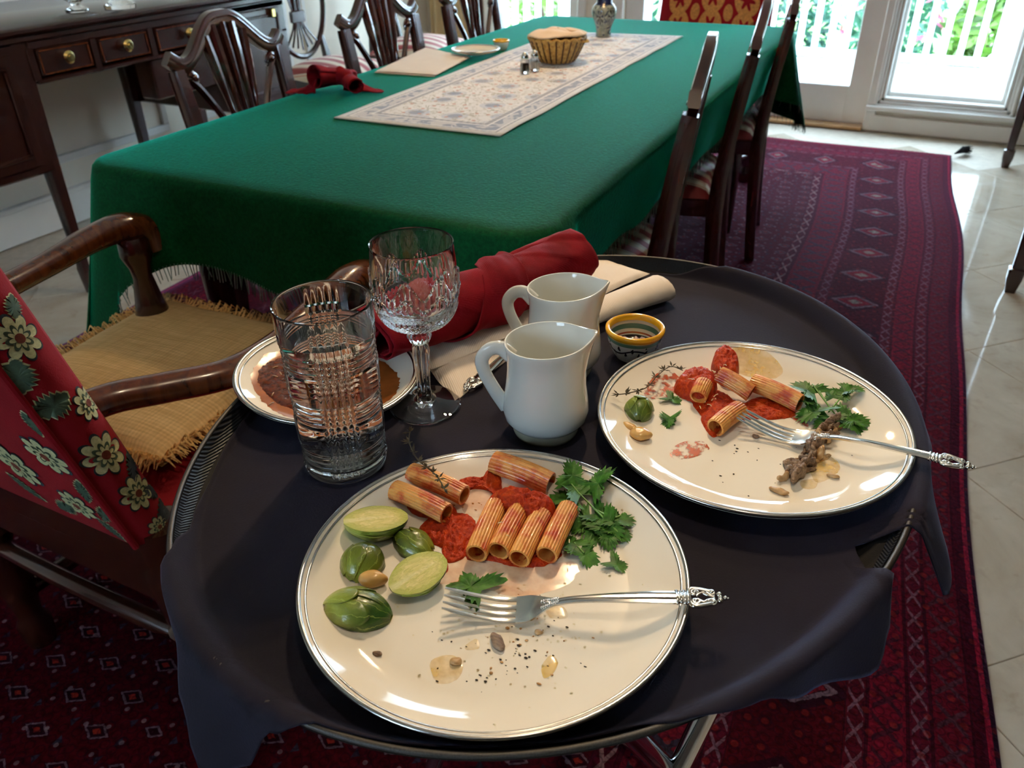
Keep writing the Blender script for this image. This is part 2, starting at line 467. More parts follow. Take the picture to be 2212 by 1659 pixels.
M_PINK = pm('pink_petals', L(190, 96, 124), .7, .15, 10)
def shrub(x, y, rx, rz, z0, mi, lab, n=900, flowers=0, ls=.07):
    t = thing('garden_shrub', lab, 'shrub', (x, y, -.6), 0, 'shrubs beyond the porch')
    fo = MB()
    def leafq(q, size):
        a = Vector((random.uniform(-1, 1), random.uniform(-1, 1), random.uniform(-.6, 1))).normalized(); bq = a.orthogonal().normalized()
        w = a * size; h = bq * size * .32
        return [tuple(q - w), tuple(q + h), tuple(q + w), tuple(q - h)]
    for k in range(n):
        d = Vector((random.gauss(0, 1), random.gauss(0, 1), random.gauss(0, 1))).normalized() * random.uniform(.55, 1.0)
        q = Vector((d.x * rx, d.y * rx * .8, z0 + d.z * rz)) + Vector((nz(k, 1) * .1, nz(k, 2) * .1, nz(k, 3) * .1))
        fo.add(leafq(q, ls * random.uniform(.7, 1.4)), [(0, 1, 2, 3)])
    part('foliage', fo, M_LEAF[mi], t, 0, kind='stuff')
    part('trunk', MB().tube([(0, 0, 0), (.03, 0, z0 * .5), (-.02, .02, z0)], [.06, .05, .03], 8), M_BARK, t)
    if flowers:
        fl = MB()
        for k in range(flowers):
            d = Vector((random.gauss(0, 1), -abs(random.gauss(0, 1)) - .2, random.gauss(0, 1))).normalized()
            q = Vector((d.x * rx, d.y * rx * .85, z0 + d.z * rz))
            for p_ in range(6): fl.add(leafq(q + Vector((random.gauss(0, .02), random.gauss(0, .02), random.gauss(0, .02))), .05), [(0, 1, 2, 3)])
        part('blossoms', fl, M_PINK, t, 0, kind='stuff')
shrub(-1.42, 8.7, .44, .8, .75, 2, 'bluish green shrub behind the left half of the porch door', 800)
shrub(-.52, 8.75, .42, .75, .7, 0, 'green shrub with pink blossoms beyond the porch door', 800, 30)
shrub(.28, 8.7, .35, .6, .62, 1, 'yellow-green spiky shrub beyond the right window', 420, ls=.11)
shrub(1.02, 8.9, .34, .65, .7, 3, 'pale lime shrub at the right end of the garden', 420, ls=.1)
shrub(-2.32, 8.8, .42, .8, .8, 0, 'tall mid-green shrub between the two doors', 700)
shrub(-3.22, 8.7, .44, .8, .7, 2, 'dark green shrub beyond the left glazed door', 800)
shrub(-4.15, 8.8, .44, .8, .8, 1, 'light green shrub at the left end of the porch', 600)

# ================================================================== rug
m, nt, bs = newmat('turkmen_rug')
vec = coords(nt, 'UV'); X, Y, Z = xyz(nt, vec)          # X metres in from the right edge, Y metres in from the far edge
RUGW = 2.55
d = X.min(Y).min(X.rsub(RUGW))
isx = X.lt(Y)
al = Y * isx + X * isx.rsub(1.0)                          # coordinate along the border
nfine = noise_tex(nt, vec, 90, 3, .6); nbig = noise_tex(nt, vec, 2.2, 3)
RED, DK, CRIM, IV, RUST, TEAL = L(104, 18, 30), L(40, 10, 22), L(150, 24, 46), L(128, 104, 112), L(122, 34, 24), L(44, 40, 52)
base = mix(nt, nbig.ramp(.3, .7), L(46, 4, 11), L(70, 8, 17))
# field of small lozenge guls
fx = d / .095; row = fx.floor(); fy = al / .075 + (row * .5)
gl = fx.cell() * 1.15 + fy.cell() * 1.5 + (nfine - .5) * .14
fld = mix(nt, gl.lt(.36), base, DK); fld = mix(nt, gl.band(.25, .33) * .5, fld, IV); fld = mix(nt, gl.lt(.12), fld, RUST)
gl2 = (fx + .5).cell() * 1.2 + (fy + .5).cell() * 1.2; fld = mix(nt, gl2.lt(.16), fld, TEAL)
c = mix(nt, d.lt(.60), fld, base)
# wide border with big octagon rosettes and dark toothed diamonds
ax = (al / .23).cell(); bx = ((d - .32) / .17).abs(); ro = ax * 2.0 + bx * 1.05 + (nfine - .5) * .12
bd = mix(nt, ro.lt(.62), base, DK); bd = mix(nt, ro.band(.36, .46) * .5, bd, IV); bd = mix(nt, ro.lt(.34), bd, RED); bd = mix(nt, ro.lt(.15), bd, L(112, 104, 96))
tri = ((al / .105).cell() + bx * .5); bd = mix(nt, tri.band(.5, .57) * bx.gt(.55), bd, RUST)
c = mix(nt, d.band(.235, .405), c, bd)
# three stripes of X and hook motifs
def motif(c, lo, hi, per, col1, col2):
    a2 = (al / per).cell() + (nfine - .5) * .10; w = ((d - (lo + hi) / 2) / (hi - lo)).abs()
    s = mix(nt, (a2 - w).abs().lt(.09) * w.lt(.36), col1, col2)
    s = mix(nt, w.gt(.44) * .8, s, DK)
    return mix(nt, d.band(lo, hi), c, s)
c = motif(c, .035, .10, .07, L(84, 12, 26), L(70, 36, 46))
c = motif(c, .10, .135, .06, L(76, 12, 28), L(100, 66, 76))
c = motif(c, .135, .20, .065, L(98, 14, 30), L(62, 22, 34))
c = motif(c, .20, .235, .06, L(72, 12, 24), L(104, 70, 80))
c = motif(c, .405, .44, .06, L(70, 12, 26), L(100, 70, 80))
c = motif(c, .44, .56, .085, L(90, 16, 28), TEAL)
c = motif(c, .56, .60, .10, L(60, 12, 24), L(120, 90, 90))
c = mix(nt, d.band(.012, .035), c, L(64, 8, 22)); c = mix(nt, d.band(.008, .017), c, CRIM); c = mix(nt, d.lt(.008), c, L(14, 12, 22))
kn = vor(nt, vec, 46, 'F1', .35); c = mix(nt, kn.band(.30, .42) * .45, c, L(26, 8, 22)); kn2 = vor(nt, vec, 21, 'F1', .5); c = mix(nt, kn2.lt(.09) * d.gt(.6) * .6, c, L(120, 98, 102)); c = mix(nt, kn2.lt(.13) * d.lt(.6) * .5, c, L(112, 30, 22)); c = mix(nt, kn2.band(.16, .24) * .4, c, L(20, 10, 26))
c = mix(nt, nfine.ramp(.35, .65) * .55, c, L(14, 3, 6))
nt.links.new(c, bs.inputs['Base Color']); setp(bs, rough=.9, spec=.02, sheen=.14, sheenr=.3)
bs.inputs['Sheen Tint'].default_value = (.85, .22, .5, 1)
bump(nt, bs, nfine, .5, .004)
M_RUG = m
def rug_pt(u, v):                                          # u in from right, v in from far edge (metres)
    y = 4.6 - v
    xr = .137 + .050 * (4.6 - y) + .012 * math.sin(y * 2.4) - .006 * math.sin(y * 5.1)
    return (xr - u + .0 * v, y - .045 * u * .4 + .006 * math.sin(u * 7), .011 + .0015 * math.sin(y * 9 + u * 3))
RUGL = 5.6
b = MB(); nu, nv = 50, 110
b.grid(lambda s, t: rug_pt(s * RUGW, t * RUGL), nu, nv)
rug = thing('area_rug', 'dark crimson patterned oriental rug under the dining table', 'rug', (0, 0, 0))
pile = part('pile', b, M_RUG, rug, 180)
uvl = pile.data.uv_layers.new(name='UVMap')
for lp in pile.data.loops:
    i, j = divmod(lp.vertex_index, nv + 1); uvl.data[lp.index].uv = (i / nu * RUGW, j / nv * RUGL)
md = pile.modifiers.new('s', 'SOLIDIFY'); md.thickness = .008; md.offset = -1
M_TASSEL = pm('dark_tassel_wool', L(22, 20, 26), .9, .3, 60)
M_FRINGE = pm('rug_fringe_wool', L(190, 180, 172), .9, .15, 60)
ts = MB(); p0 = Vector(rug_pt(0.0, 0.0))
for k in range(60):
    a = random.uniform(0, 2 * PI); r = random.uniform(0, .016)
    q0 = p0 + Vector((.012, .02, .004)); q1 = q0 + Vector((.035 + random.uniform(-.008, .02), .055 + random.uniform(-.02, .02), .012 + r * math.sin(a)))
    q2 = q1 + Vector((.02 + r * math.cos(a), .03 + random.uniform(-.02, .02), -.008 + r * math.sin(a) * .3))
    ts.tube([q0, q1, q2], [.002, .0035, .0015], 4)
part('tassel', ts, M_TASSEL, rug, 60, 'dark wool tassel at the far right corner', kind='stuff')
fr = MB()
for k in range(220):
    u = k / 220 * 2.3; q = Vector(rug_pt(u, 0)); ln = .02 + .02 * random.random()
    fr.tube([q, q + Vector((random.uniform(-.008, .008), ln * .6, -.003)), q + Vector((random.uniform(-.012, .012), ln, -.008))], .0011, 3)
part('fringe', fr, M_FRINGE, rug, 0, kind='stuff')

# ================================================================== dining table and cloth
TZ = .755
TROT = R(.7)
tab = thing('dining_table', 'dark wooden dining table hidden under the green cloth', 'table', (-.995, 2.12, 0), TROT)
TW, TL = .502, 1.115                                       # half width, half length
part('apron', MB().bbox(-TW + .1, TW - .1, -TL + .14, TL - .14, TZ - .13, TZ - .03, .004), W_DARK, tab)
for sx in (-1, 1):
    for sy in (-1, 1):
        leg = MB().tube([(sx * (TW - .13), sy * (TL - .17), .018), (sx * (TW - .13), sy * (TL - .17), .3), (sx * (TW - .13), sy * (TL - .17), TZ - .06)], [.022, .03, .04], 12)
        part('leg', leg, W_DARK, tab)
m, nt, bs = newmat('green_felt_cloth')
vec = coords(nt); n = noise_tex(nt, vec, 160, 3, .7); n3 = noise_tex(nt, vec, 3, 3)
cc = mix(nt, n.ramp(.3, .7), L(2, 50, 24), L(8, 74, 38)); nt.links.new(mix(nt, n3.ramp(.3, .7) * .25, cc, L(2, 60, 28)), bs.inputs['Base Color'])
setp(bs, rough=.8, spec=.08, sheen=1.0, sheenr=.25); bs.inputs['Sheen Tint'].default_value = (.0, .62, .42, 1)
bump(nt, bs, n, .6, .002)
M_GREEN = m
RC = .08
def perim(n):
    """rounded rectangle of the table edge: (x, y, nx, ny, corner weight, s)"""
    out = []; w, l = TW - RC, TL - RC
    segs = [('l', (TW, -l), (TW, l)), ('c', (w, l), 0), ('l', (w, TL), (-w, TL)), ('c', (-w, l), 90), ('l', (-TW, l), (-TW, -l)), ('c', (-w, -l), 180), ('l', (-w, -TL), (w, -TL)), ('c', (w, -l), 270)]
    for k, sg in enumerate(segs):
        if sg[0] == 'l':
            a, c_ = Vector(sg[1]), Vector(sg[2]); L_ = (c_ - a).length; t = (c_ - a).normalized(); nn = Vector((t.y, -t.x)); q = max(4, int(L_ / .022))
            for i in range(q): p = a + t * (L_ * i / q); out.append((p.x, p.y, nn.x, nn.y))
        else:
            for i in range(14):
                an = R(sg[2] + 90 * i / 14); out.append((sg[1][0] + RC * math.cos(an), sg[1][1] + RC * math.sin(an), math.cos(an), math.sin(an)))
    return out
PR = perim(0)
part('tabletop', MB().loft([[(x - nx * .012, y - ny * .012, z) for (x, y, nx, ny) in PR] for z in (TZ - .035, TZ - .006)]), W_DARK, tab, 0)
corners = [(TW, TL), (-TW, TL), (-TW, -TL), (TW, -TL)]
def cloth_drop(x, y):
    dc = min(math.hypot(x - a, y - b_) for a, b_ in corners); w = math.exp(-(dc / .13) ** 2)
    return .17 + .20 * w + .025 * nz(x * 5, y * 5, 3), w
secs = []
for inset, dz in ((.45, 0), (.30, 0), (.15, 0), (.05, 0), (.015, 0), (.004, -.003), (-.003, -.010)):
    secs.append([(x - nx * min(inset, .45) if inset < .1 else x * (1 - inset), y - ny * inset if inset < .1 else y * (1 - inset), TZ + dz) for (x, y, nx, ny) in PR])
NR = 14
for r_ in range(1, NR + 1):
    t = r_ / NR; ring = []
    for i, (x, y, nx, ny) in enumerate(PR):
        dr, w = cloth_drop(x, y)
        side = abs(nx) > .9 and w < .3 and nx > 0
        out = .006 + .012 * t + (.085 * t * w) + (1 - w) * .016 * t * math.sin(i * .42 + 1.3 * nz(x * 2, y * 2)) + .012 * t * nz(x * 7, y * 7, t)
        if side: out = .004 - .03 * t
        fold = .05 * t * w * math.sin(i * .9)
        ring.append((x + nx * out - ny * fold, y + ny * out + nx * fold, TZ - .012 - (dr - .012) * t))
    secs.append(ring)
b = MB(); b.loft(secs, cap=False); b.add(secs[0], [tuple(range(len(PR)))])
cl = thing('tablecloth', 'green felt tablecloth draped over the long dining table', 'tablecloth', (-.995, 2.12, 0), TROT)
cl_o = part('cloth', b, M_GREEN, cl, 180)
M_GFR = pm('green_fringe', L(10, 60, 44), .7, .4, 300, sheen=.5)
fr = MB(); last = secs[-1]
for i in range(len(last)):
    for k in range(3):
        q = Vector(last[i]).lerp(Vector(last[(i + 1) % len(last)]), k / 3); nx, ny = PR[i][2], PR[i][3]; ln = random.uniform(.018, .03)
        fr.tube([q + Vector((0, 0, .004)), q + Vector((random.uniform(-.006, .006), random.uniform(-.006, .006), -ln))], [.0012, .0008], 3)
part('fringe', fr, M_GFR, cl, 0, kind='stuff')
def tbl(x, y, z=TZ):                                       # table-local to world
    c_, s_ = math.cos(TROT), math.sin(TROT); return Vector((-.995 + c_ * x - s_ * y, 2.12 + s_ * x + c_ * y, z))

# ---- runner
m, nt, bs = newmat('printed_runner')
vec = coords(nt, 'UV'); X, Y, Z = xyz(nt, vec)
RW, RL = .43, 1.37
d = X.min(X.rsub(RW)).min(Y).min(Y.rsub(RL)); isx = X.min(X.rsub(RW)).lt(Y.min(Y.rsub(RL))); al = Y * isx + X * isx.rsub(1.0)
CREAM, GREYB, BLUE, ROSE = L(246, 242, 240), L(146, 150, 168), L(134, 144, 170), L(196, 130, 110)
nn = noise_tex(nt, vec, 26, 2, .5, 1.6); n9 = noise_tex(nt, vec, 9, 2, .5, .8)
fl = vor(nt, vec, 9.5, 'F1', .75)
c = mix(nt, fl.lt(.30), CREAM, mix(nt, n9, L(190, 196, 212), CREAM)); c = mix(nt, fl.lt(.17), c, mix(nt, nn, L(120, 130, 160), L(176, 178, 192)))
c = mix(nt, ((nn - .5).abs()).lt(.018), c, L(170, 160, 142)); fl2 = vor(nt, vec, 23, 'F1', .9); c = mix(nt, fl2.lt(.11), c, ROSE)
bc = mix(nt, ((al * 60).fract()).gt(.5), L(186, 182, 184), L(150, 148, 158))
c = mix(nt, d.lt(.080), c, CREAM)
c = mix(nt, d.band(.066, .078), c, bc); c = mix(nt, d.band(.028, .06), c, mix(nt, nn.gt(.52), L(216, 212, 212), GREYB)); c = mix(nt, d.band(.018, .023), c, bc)
nt.links.new(c, bs.inputs['Base Color']); setp(bs, rough=.8, sheen=.15)
bump(nt, bs, noise_tex(nt, vec, 500, 1), .2, .001)
M_RUNNER = m
b = MB(); nu, nv = 20, 60; o2 = Vector((-.17, -.19))
def run_pt(s, t):
    q = at(722, 257, TZ).lerp(at(1080, 297, TZ), s).lerp(at(1210, 70, TZ).lerp(at(1475, 80, TZ), s), t)
    e = 4 * s * (1 - s); wob = .004 * nz(t * 9, s * 2) * (1 if s in (0, 1) else 0)
    return (q.x + wob, q.y, TZ + .0035 + .0025 * max(0, nz(t * 7, s * 3, 5)) * (1 if (s < .06 or s > .94) else .2))
b.grid(run_pt, nu, nv)
rn = single('table_runner', b, M_RUNNER, 'cream printed table runner with grey-blue border on the green cloth', 'runner', smooth=180)
uvl = rn.data.uv_layers.new(name='UVMap')
for lp in rn.data.loops:
    i, j = divmod(lp.vertex_index, nv + 1); uvl.data[lp.index].uv = (i / nu * RW, j / nv * RL)
md = rn.modifiers.new('s', 'SOLIDIFY'); md.thickness = .002; md.offset = -1

# ================================================================== side chairs
def stripe_mat(name, per, axis=1):
    m, nt, bs = newmat(name); vec = coords(nt); xs = xyz(nt, vec); v = xs[axis]
    f = (v / per + .25).fract()
    c = mix(nt, f.lt(.5), L(226, 214, 192), L(150, 34, 32)); c = mix(nt, f.band(.56, .62), c, L(206, 150, 120)); c = mix(nt, f.band(.88, .94), c, L(206, 150, 120))
    nt.links.new(c, bs.inputs['Base Color']); setp(bs, rough=.6, sheen=.2); bump(nt, bs, noise_tex(nt, vec, 400, 1), .15, .001); return m
M_STRIPE = stripe_mat('red_cream_stripe', .062)
RECT = [(-1, -.7), (-.8, -1), (.8, -1), (1, -.7), (1, .7), (.8, 1), (-.8, 1), (-1, .7)]
def bx(z):
    """x of the chair back at height z (leans backwards above the seat)"""
    return -.055 * ((z - .45) / .4) ** 1.2 if z > .45 else -.03 * ((.45 - z) / .45) ** 1.6
EARW, EARZ, HUMP = .205, .838, .915
def crest_z(y):
    a = abs(y) / EARW
    if a > .82: return EARZ - .012 + .02 * ((a - .82) / .18) ** 1.5
    t = 1 - a / .82
    return (EARZ - .012) + (HUMP - EARZ + .012) * (.5 - .5 * math.cos(PI * min(1, t * 1.12)))
def seat_mesh(x0, x1, w0, w1, z0, z1, n=20, crown=.03):
    b = MB()
    def f(s, t):
        x = lerp(x0, x1, s); w = lerp(w0, w1, s); y = lerp(-w, w, t)
        e = (1 - (2 * s - 1) ** 6) * (1 - (2 * t - 1) ** 6)
        return (x, y, z0 + (z1 - z0) * max(0, e) ** .45 + crown * (1 - (2 * s - 1) ** 2) * (1 - (2 * t - 1) ** 2))
    b.grid(f, n, n); b.box(x0 + .002, x1 - .002, -w0 + .004, w0 - .004, z0 - .012, z0 + .002)
    return b
def side_chair(label):
    c = thing('side_chair', label, 'chair', (0, 0, 0), 0, 'camel-back side chairs round the table')
    cp = [(bx(crest_z(y)) , y, crest_z(y)) for y in [lerp(-EARW - .004, EARW + .004, i / 60) for i in range(61)]]
    sect = [(x * .011, y * .019) for x, y in RECT]
    cr = part('crest_rail', MB().tube(cp, 1.0, up=(1, 0, 0), sect=[(y * .018, x * .012) for x, y in RECT]), W_CHAIR, c, 35)
    part('bead', MB().tube([(p[0] + .010, p[1], p[2] + .004) for p in cp[4:-4]], .004, 6), W_CHAIR, cr)
    for s in (-1, 1):
        path = [(bx(z), s * lerp(.185, EARW - .012, max(0, (z - .45) / .4)), z) for z in [.0, .12, .25, .4, .5, .6, .7, .8, EARZ - .02]]
        part('rear_post', MB().tube(path, [.017, .018, .02, .022, .02, .019, .018, .017, .016], sect=RECT, up=(1, 0, 0)), W_CHAIR, c, 35)
        fl = MB().tube([(.36, s * .215, .0), (.36, s * .215, .4)], [.015, .022], sect=RECT, up=(1, 0, 0)); part('front_leg', fl, W_CHAIR, c, 35)
    for k in range(7):                                   # fan of reeded splats
        q = (k - 3) / 3; top_y = q * .105
        zt = crest_z(top_y) - .012
        if abs(q) == 1:
            pts = [(bx(.47), q * .036, .47), (bx(.58), q * .05, .58), (bx(.68), q * .085, .68), (bx(.76), q * .135, .765), (bx(.79), q * .158, .79)]
            sp = MB().tube(bez(pts, 8), .0098, 8)
            cu = [(bx(.79), q * (.158 - .012 * (1 - math.cos(a)) + .0 + .012 * math.sin(a) * .4), .79 + .014 * math.sin(a)) for a in [i * .35 for i in range(14)]]
            sp.tube(cu, [.0098 - .0003 * i for i in range(14)], 8); sp.sphere((bx(.79) + .004, q * .146, .793), .011, 10, 8)
        else:
            pts = [(bx(.47), q * .036, .47), (bx(.6), q * .05, .6), (bx(.72), q * .078, .72), (bx(zt), top_y, zt)]
            pp = bez(pts, 8); nn = len(pp)
            sp = MB().tube(pp, [.0078 + .0062 * smooth01((i / nn - .62) / .2) for i in range(nn)], 8)
        part('splat_rib', sp, W_CHAIR, c)
    part('shoe', MB().bbox(bx(.46) - .014, bx(.46) + .016, -.055, .055, .44, .478, .004), W_CHAIR, c)
    part('seat', seat_mesh(.01, .40, .185, .235, .435, .475), M_STRIPE, c, 180)
    part('seat_rail', MB().loft([[(.0, -.19, z), (.385, -.228, z), (.385, .228, z), (.0, .19, z)] for z in (.385, .432)]), W_CHAIR, c, 0)
    part('stretcher', MB().tube([(.17, -.2, .17), (.17, .2, .17)], .011, sect=RECT), W_CHAIR, c)
    return c
specs = [(-1.69, 1.66, 2, 'mahogany camel-back side chair nearest the sideboard, left of the table'),
         (-1.70, 2.36, -1, 'mahogany side chair in the middle of the left row, behind the folded white napkin'),
         (-1.71, 2.99, 0, 'farthest mahogany side chair on the left side of the green table'),
         (-.442, 1.72, 191.5, 'nearest mahogany side chair on the right side of the table, seen edge-on'),
         (-.468, 2.38, 190, 'mahogany side chair second from the tray on the right side of the table'),
         (-.492, 3.04, 189, 'farthest mahogany side chair on the right side of the green table')]
proto = None
for (x, y, a, lab) in specs:
    # given point is where the ears stand; the root is the foot of the back
    off = -bx(EARZ); rz = R(a)
    loc = (x + off * math.cos(rz), y + off * math.sin(rz), .0115)
    if proto is None: proto = side_chair(lab); o = proto
    else: o = copy_tree(proto); o['label'] = lab
    o.location = loc; o.rotation_euler = (0, 0, rz)

# ---- two oval-back chairs by the left wall
def oval_chair(label):
    c = thing('oval_back_chair', label, 'chair', (0, 0, 0), 0, 'oval-back chairs along the left wall')
    zc, ry, rzz = .73, .19, .255
    xb = lambda z: -.09 * (z - .45)
    part('back_frame', MB().tube([(xb(zc + rzz * math.sin(a)), ry * math.cos(a) * (1 + .12 * math.sin(a)), zc + rzz * math.sin(a)) for a in [2 * PI * i / 48 for i in range(48)]], .014, 8, up=(1, 0, 0), closed=True), W_DARK, c)
    for k in range(7):
        q = (k - 3) / 3
        part('splat_rib', MB().tube(bez([(xb(.5), q * .10, .505 + abs(q) * .03), (xb(.62), q * .035, .62), (xb(.70), q * .028, .70), (xb(.95), q * .075, .955 - abs(q) * .025)], 8), .0055, 6), W_DARK, c)
    part('band', MB().bbox(xb(.66) - .008, xb(.66) + .012, -.045, .045, .635, .69, .004), W_DARK, c)
    for s in (-1, 1):
        part('rear_leg', MB().tube([(-.05, s * .17, 0), (0, s * .165, .25), (0, s * .15, .45), (xb(.56), s * .135, .56)], [.014, .018, .018, .012], sect=RECT, up=(1, 0, 0)), W_DARK, c, 35)
        part('front_leg', MB().tube([(.42, s * .22, 0), (.42, s * .22, .42)], [.013, .02], sect=RECT, up=(1, 0, 0)), W_DARK, c, 35)
    part('seat', seat_mesh(.0, .47, .2, .25, .41, .45, 20, .045), M_STRIPE, c, 180)
    part('seat_rail', MB().loft([[(.0, -.19, z), (.45, -.24, z), (.45, .24, z), (.0, .19, z)] for z in (.355, .41)]), W_DARK, c, 0)
    return c
oc = oval_chair('oval-back chair with red striped seat beside the end of the sideboard')
oc.location = (-2.95, 3.42, 0); oc.rotation_euler = (0, 0, R(-8))
o = copy_tree(oc); o['label'] = 'red striped oval-back chair by the far left corner curtain'
o.location = (-2.93, 4.12, 0); o.rotation_euler = (0, 0, R(4))

# ================================================================== sideboard
sb = thing('sideboard', 'dark mahogany sideboard with brass knobs against the left wall', 'sideboard', (-2.5, 1.65, 0))
# local: x = 0 front, -.62 back; y along the wall (0 = left edge of the kneehole)
part('top', MB().bbox(-.66, .03, -.75, 1.19, .845, .87, .008), W_DARK, sb)
part('cornice', MB().bbox(-.64, .012, -.73, 1.17, .825, .846, .004), W_DARK, sb)
part('back_panel', MB().box(-.63, -.615, -.72, 1.16, .70, .83), W_DARK, sb)
part('drawer_rail', MB().bbox(-.62, .0, -.0, 1.16, .70, .715, .003).bbox(-.03, 0, 0, 1.16, .80, .826, .003), W_DARK, sb)
for y in (0.0, .225, .46): part('divider', MB().bbox(-.6, .004, y - .012, y + .012, .712, .805, .002), W_DARK, sb)
for k, (p, q) in enumerate(((.018, .208), (.242, .444), (.478, .76))):
    dw = part('drawer', MB().bbox(-.5, .002, p, q, .722, .80, .003), W_DARK, sb)
    part('cock_beading', panel_frame(MB(), 'x', .002, 1, p + .004, q - .004, .725, .797, .005, .004), W_ARM, dw)
    yk = (p + q) / 2
    part('knob', MB().tube([(0, yk, .765), (.018, yk, .765)], .007, 10).tube([(.016, yk, .765), (.022, yk, .765), (.028, yk, .765)], [.012, .02, .013], 16).tube([(.026, yk, .765), (.031, yk, .765)], .007, 10), M_BRASS, dw)
part('left_cupboard', MB().bbox(-.6, .0, -.72, -.03, .44, .826, .006), W_DARK, sb)
dr = part('cupboard_door', MB().bbox(0, .012, -.68, -.07, .47, .80, .003), W_DARK, sb); part('door_moulding', panel_frame(MB(), 'x', .012, 1, -.65, -.10, .50, .77, .012, .006), W_DARK, dr)
part('right_cupboard', MB().bbox(-.11, -.02, .45, .79, .56, .70, .006), W_DARK, sb)
part('right_cabinet', MB().bbox(-.6, .0, .79, 1.16, .44, .826, .006), W_DARK, sb)
dr = part('cupboard_door', MB().bbox(0, .012, .82, 1.12, .47, .80, .003), W_DARK, sb)
part('door_moulding', panel_frame(MB(), 'x', .012, 1, .84, 1.10, .49, .78, .01, .006), W_DARK, dr)
part('keyhole_plate', MB().bbox(.012, .03, 1.05, 1.075, .765, .80, .004), M_BRASS, dr)
for (x, y) in ((-.03, -.03), (-.03, -.70), (-.03, 1.13), (-.58, -.03), (-.58, -.70), (-.58, 1.13), (-.58, .78)):
    part('leg', MB().tube([(x, y, 0), (x, y, .09), (x, y, .10), (x, y, .83)], [.013, .018, .016, .03], sect=RECT, up=(1, 0, 0)), W_DARK, sb, 35)
def crystal(name, lab, prof, loc, cat):
    b = MB().lathe(prof, 12, loc); return single(name, b, M_GLASS, lab, cat, smooth=20)
crystal('crystal_bowl', 'clear crystal bowl on the sideboard top', [(0, 0), (.035, 0), (.038, .008), (.014, .02), (.02, .03), (.06, .055), (.075, .1), (.071, .1), (.056, .06), (.015, .037), (0, .036)], (-2.62, 1.94, .8705), 'bowl')
crystal('crystal_candlestick', 'clear crystal candle holder on the sideboard edge', [(0, 0), (.05, 0), (.052, .012), (.03, .025), (.016, .035), (.014, .07), (.026, .08), (.028, .11), (.018, .112), (.016, .09), (0, .088)], (-2.555, 2.06, .8705), 'candle holder')

# ================================================================== side table with spade feet at the right edge
st = thing('console_table', 'dark console table on tapered spade-foot legs at the right edge', 'table', (.355, 2.96, 0))
part('top', MB().bbox(-.04, .46, -.06, 1.63, .735, .76, .006), W_DARK, st)
part('apron', MB().bbox(-.01, .43, -.02, 1.59, .64, .737, .004), W_DARK, st)
for (x, y) in ((0.015, 0.01), (.40, 0.01), (.015, 1.56), (.40, 1.56)):
    part('leg', MB().tube([(x, y, 0), (x, y, .05), (x, y, .085), (x, y, .088), (x, y, .70)], [.015, .023, .024, .016, .026], sect=RECT, up=(1, 0, 0)), W_DARK, st, 25)

# ================================================================== red armchairs
m, nt, bs = newmat('red_chair_fabric')
vec = coords(nt); n = noise_tex(nt, vec, 500, 2, .6); nb = noise_tex(nt, vec, 5, 2)
nt.links.new(mix(nt, nb.ramp(.3, .7), L(116, 12, 22), L(142, 18, 28)), bs.inputs['Base Color']); setp(bs, rough=.85, spec=.15, sheen=.08, sheenr=.4); bump(nt, bs, n, .4, .001)
bs.inputs['Sheen Tint'].default_value = (1, .5, .5, 1)
M_REDF = m
M_CREAMTH = pm('cream_embroidery', L(182, 178, 130), .8, .2, 300)
M_GREENTH = pm('green_embroidery', L(58, 78, 58), .8, .25, 300)
M_DARKTH = pm('slate_embroidery', L(38, 48, 54), .8, .25, 300)
M_RUSTTH = pm('rust_embroidery', L(110, 46, 24), .8, .2, 300)
M_GOLDTH = pm('gold_medallion', L(180, 120, 52), .7, .3, 120)
m, nt, bs = newmat('burlap')
vec = coords(nt); X, Y, Z = xyz(nt, vec); wv = ((X * 900).sin() * .5 + .5) * .5 + ((Y * 900).sin() * .5 + .5) * .5; ns = noise_tex(nt, coords(nt, 'Object', (1, 14, 1)), 14, 4, .6); ns2 = noise_tex(nt, coords(nt, 'Object', (14, 1, 1)), 14, 4, .6)
c = mix(nt, ns.ramp(.3, .75), L(240, 206, 146), L(206, 166, 106)); c = mix(nt, ns2.ramp(.45, .8) * .6, c, L(186, 150, 98))
nt.links.new(mix(nt, wv.ramp(.2, .9) * .35, c, L(166, 130, 80)), bs.inputs['Base Color']); setp(bs, rough=.9); bump(nt, bs, wv, .4, .001)
M_BURLAP = m
M_BFR = pm('burlap_fringe', L(226, 184, 116), .9, .3, 200)

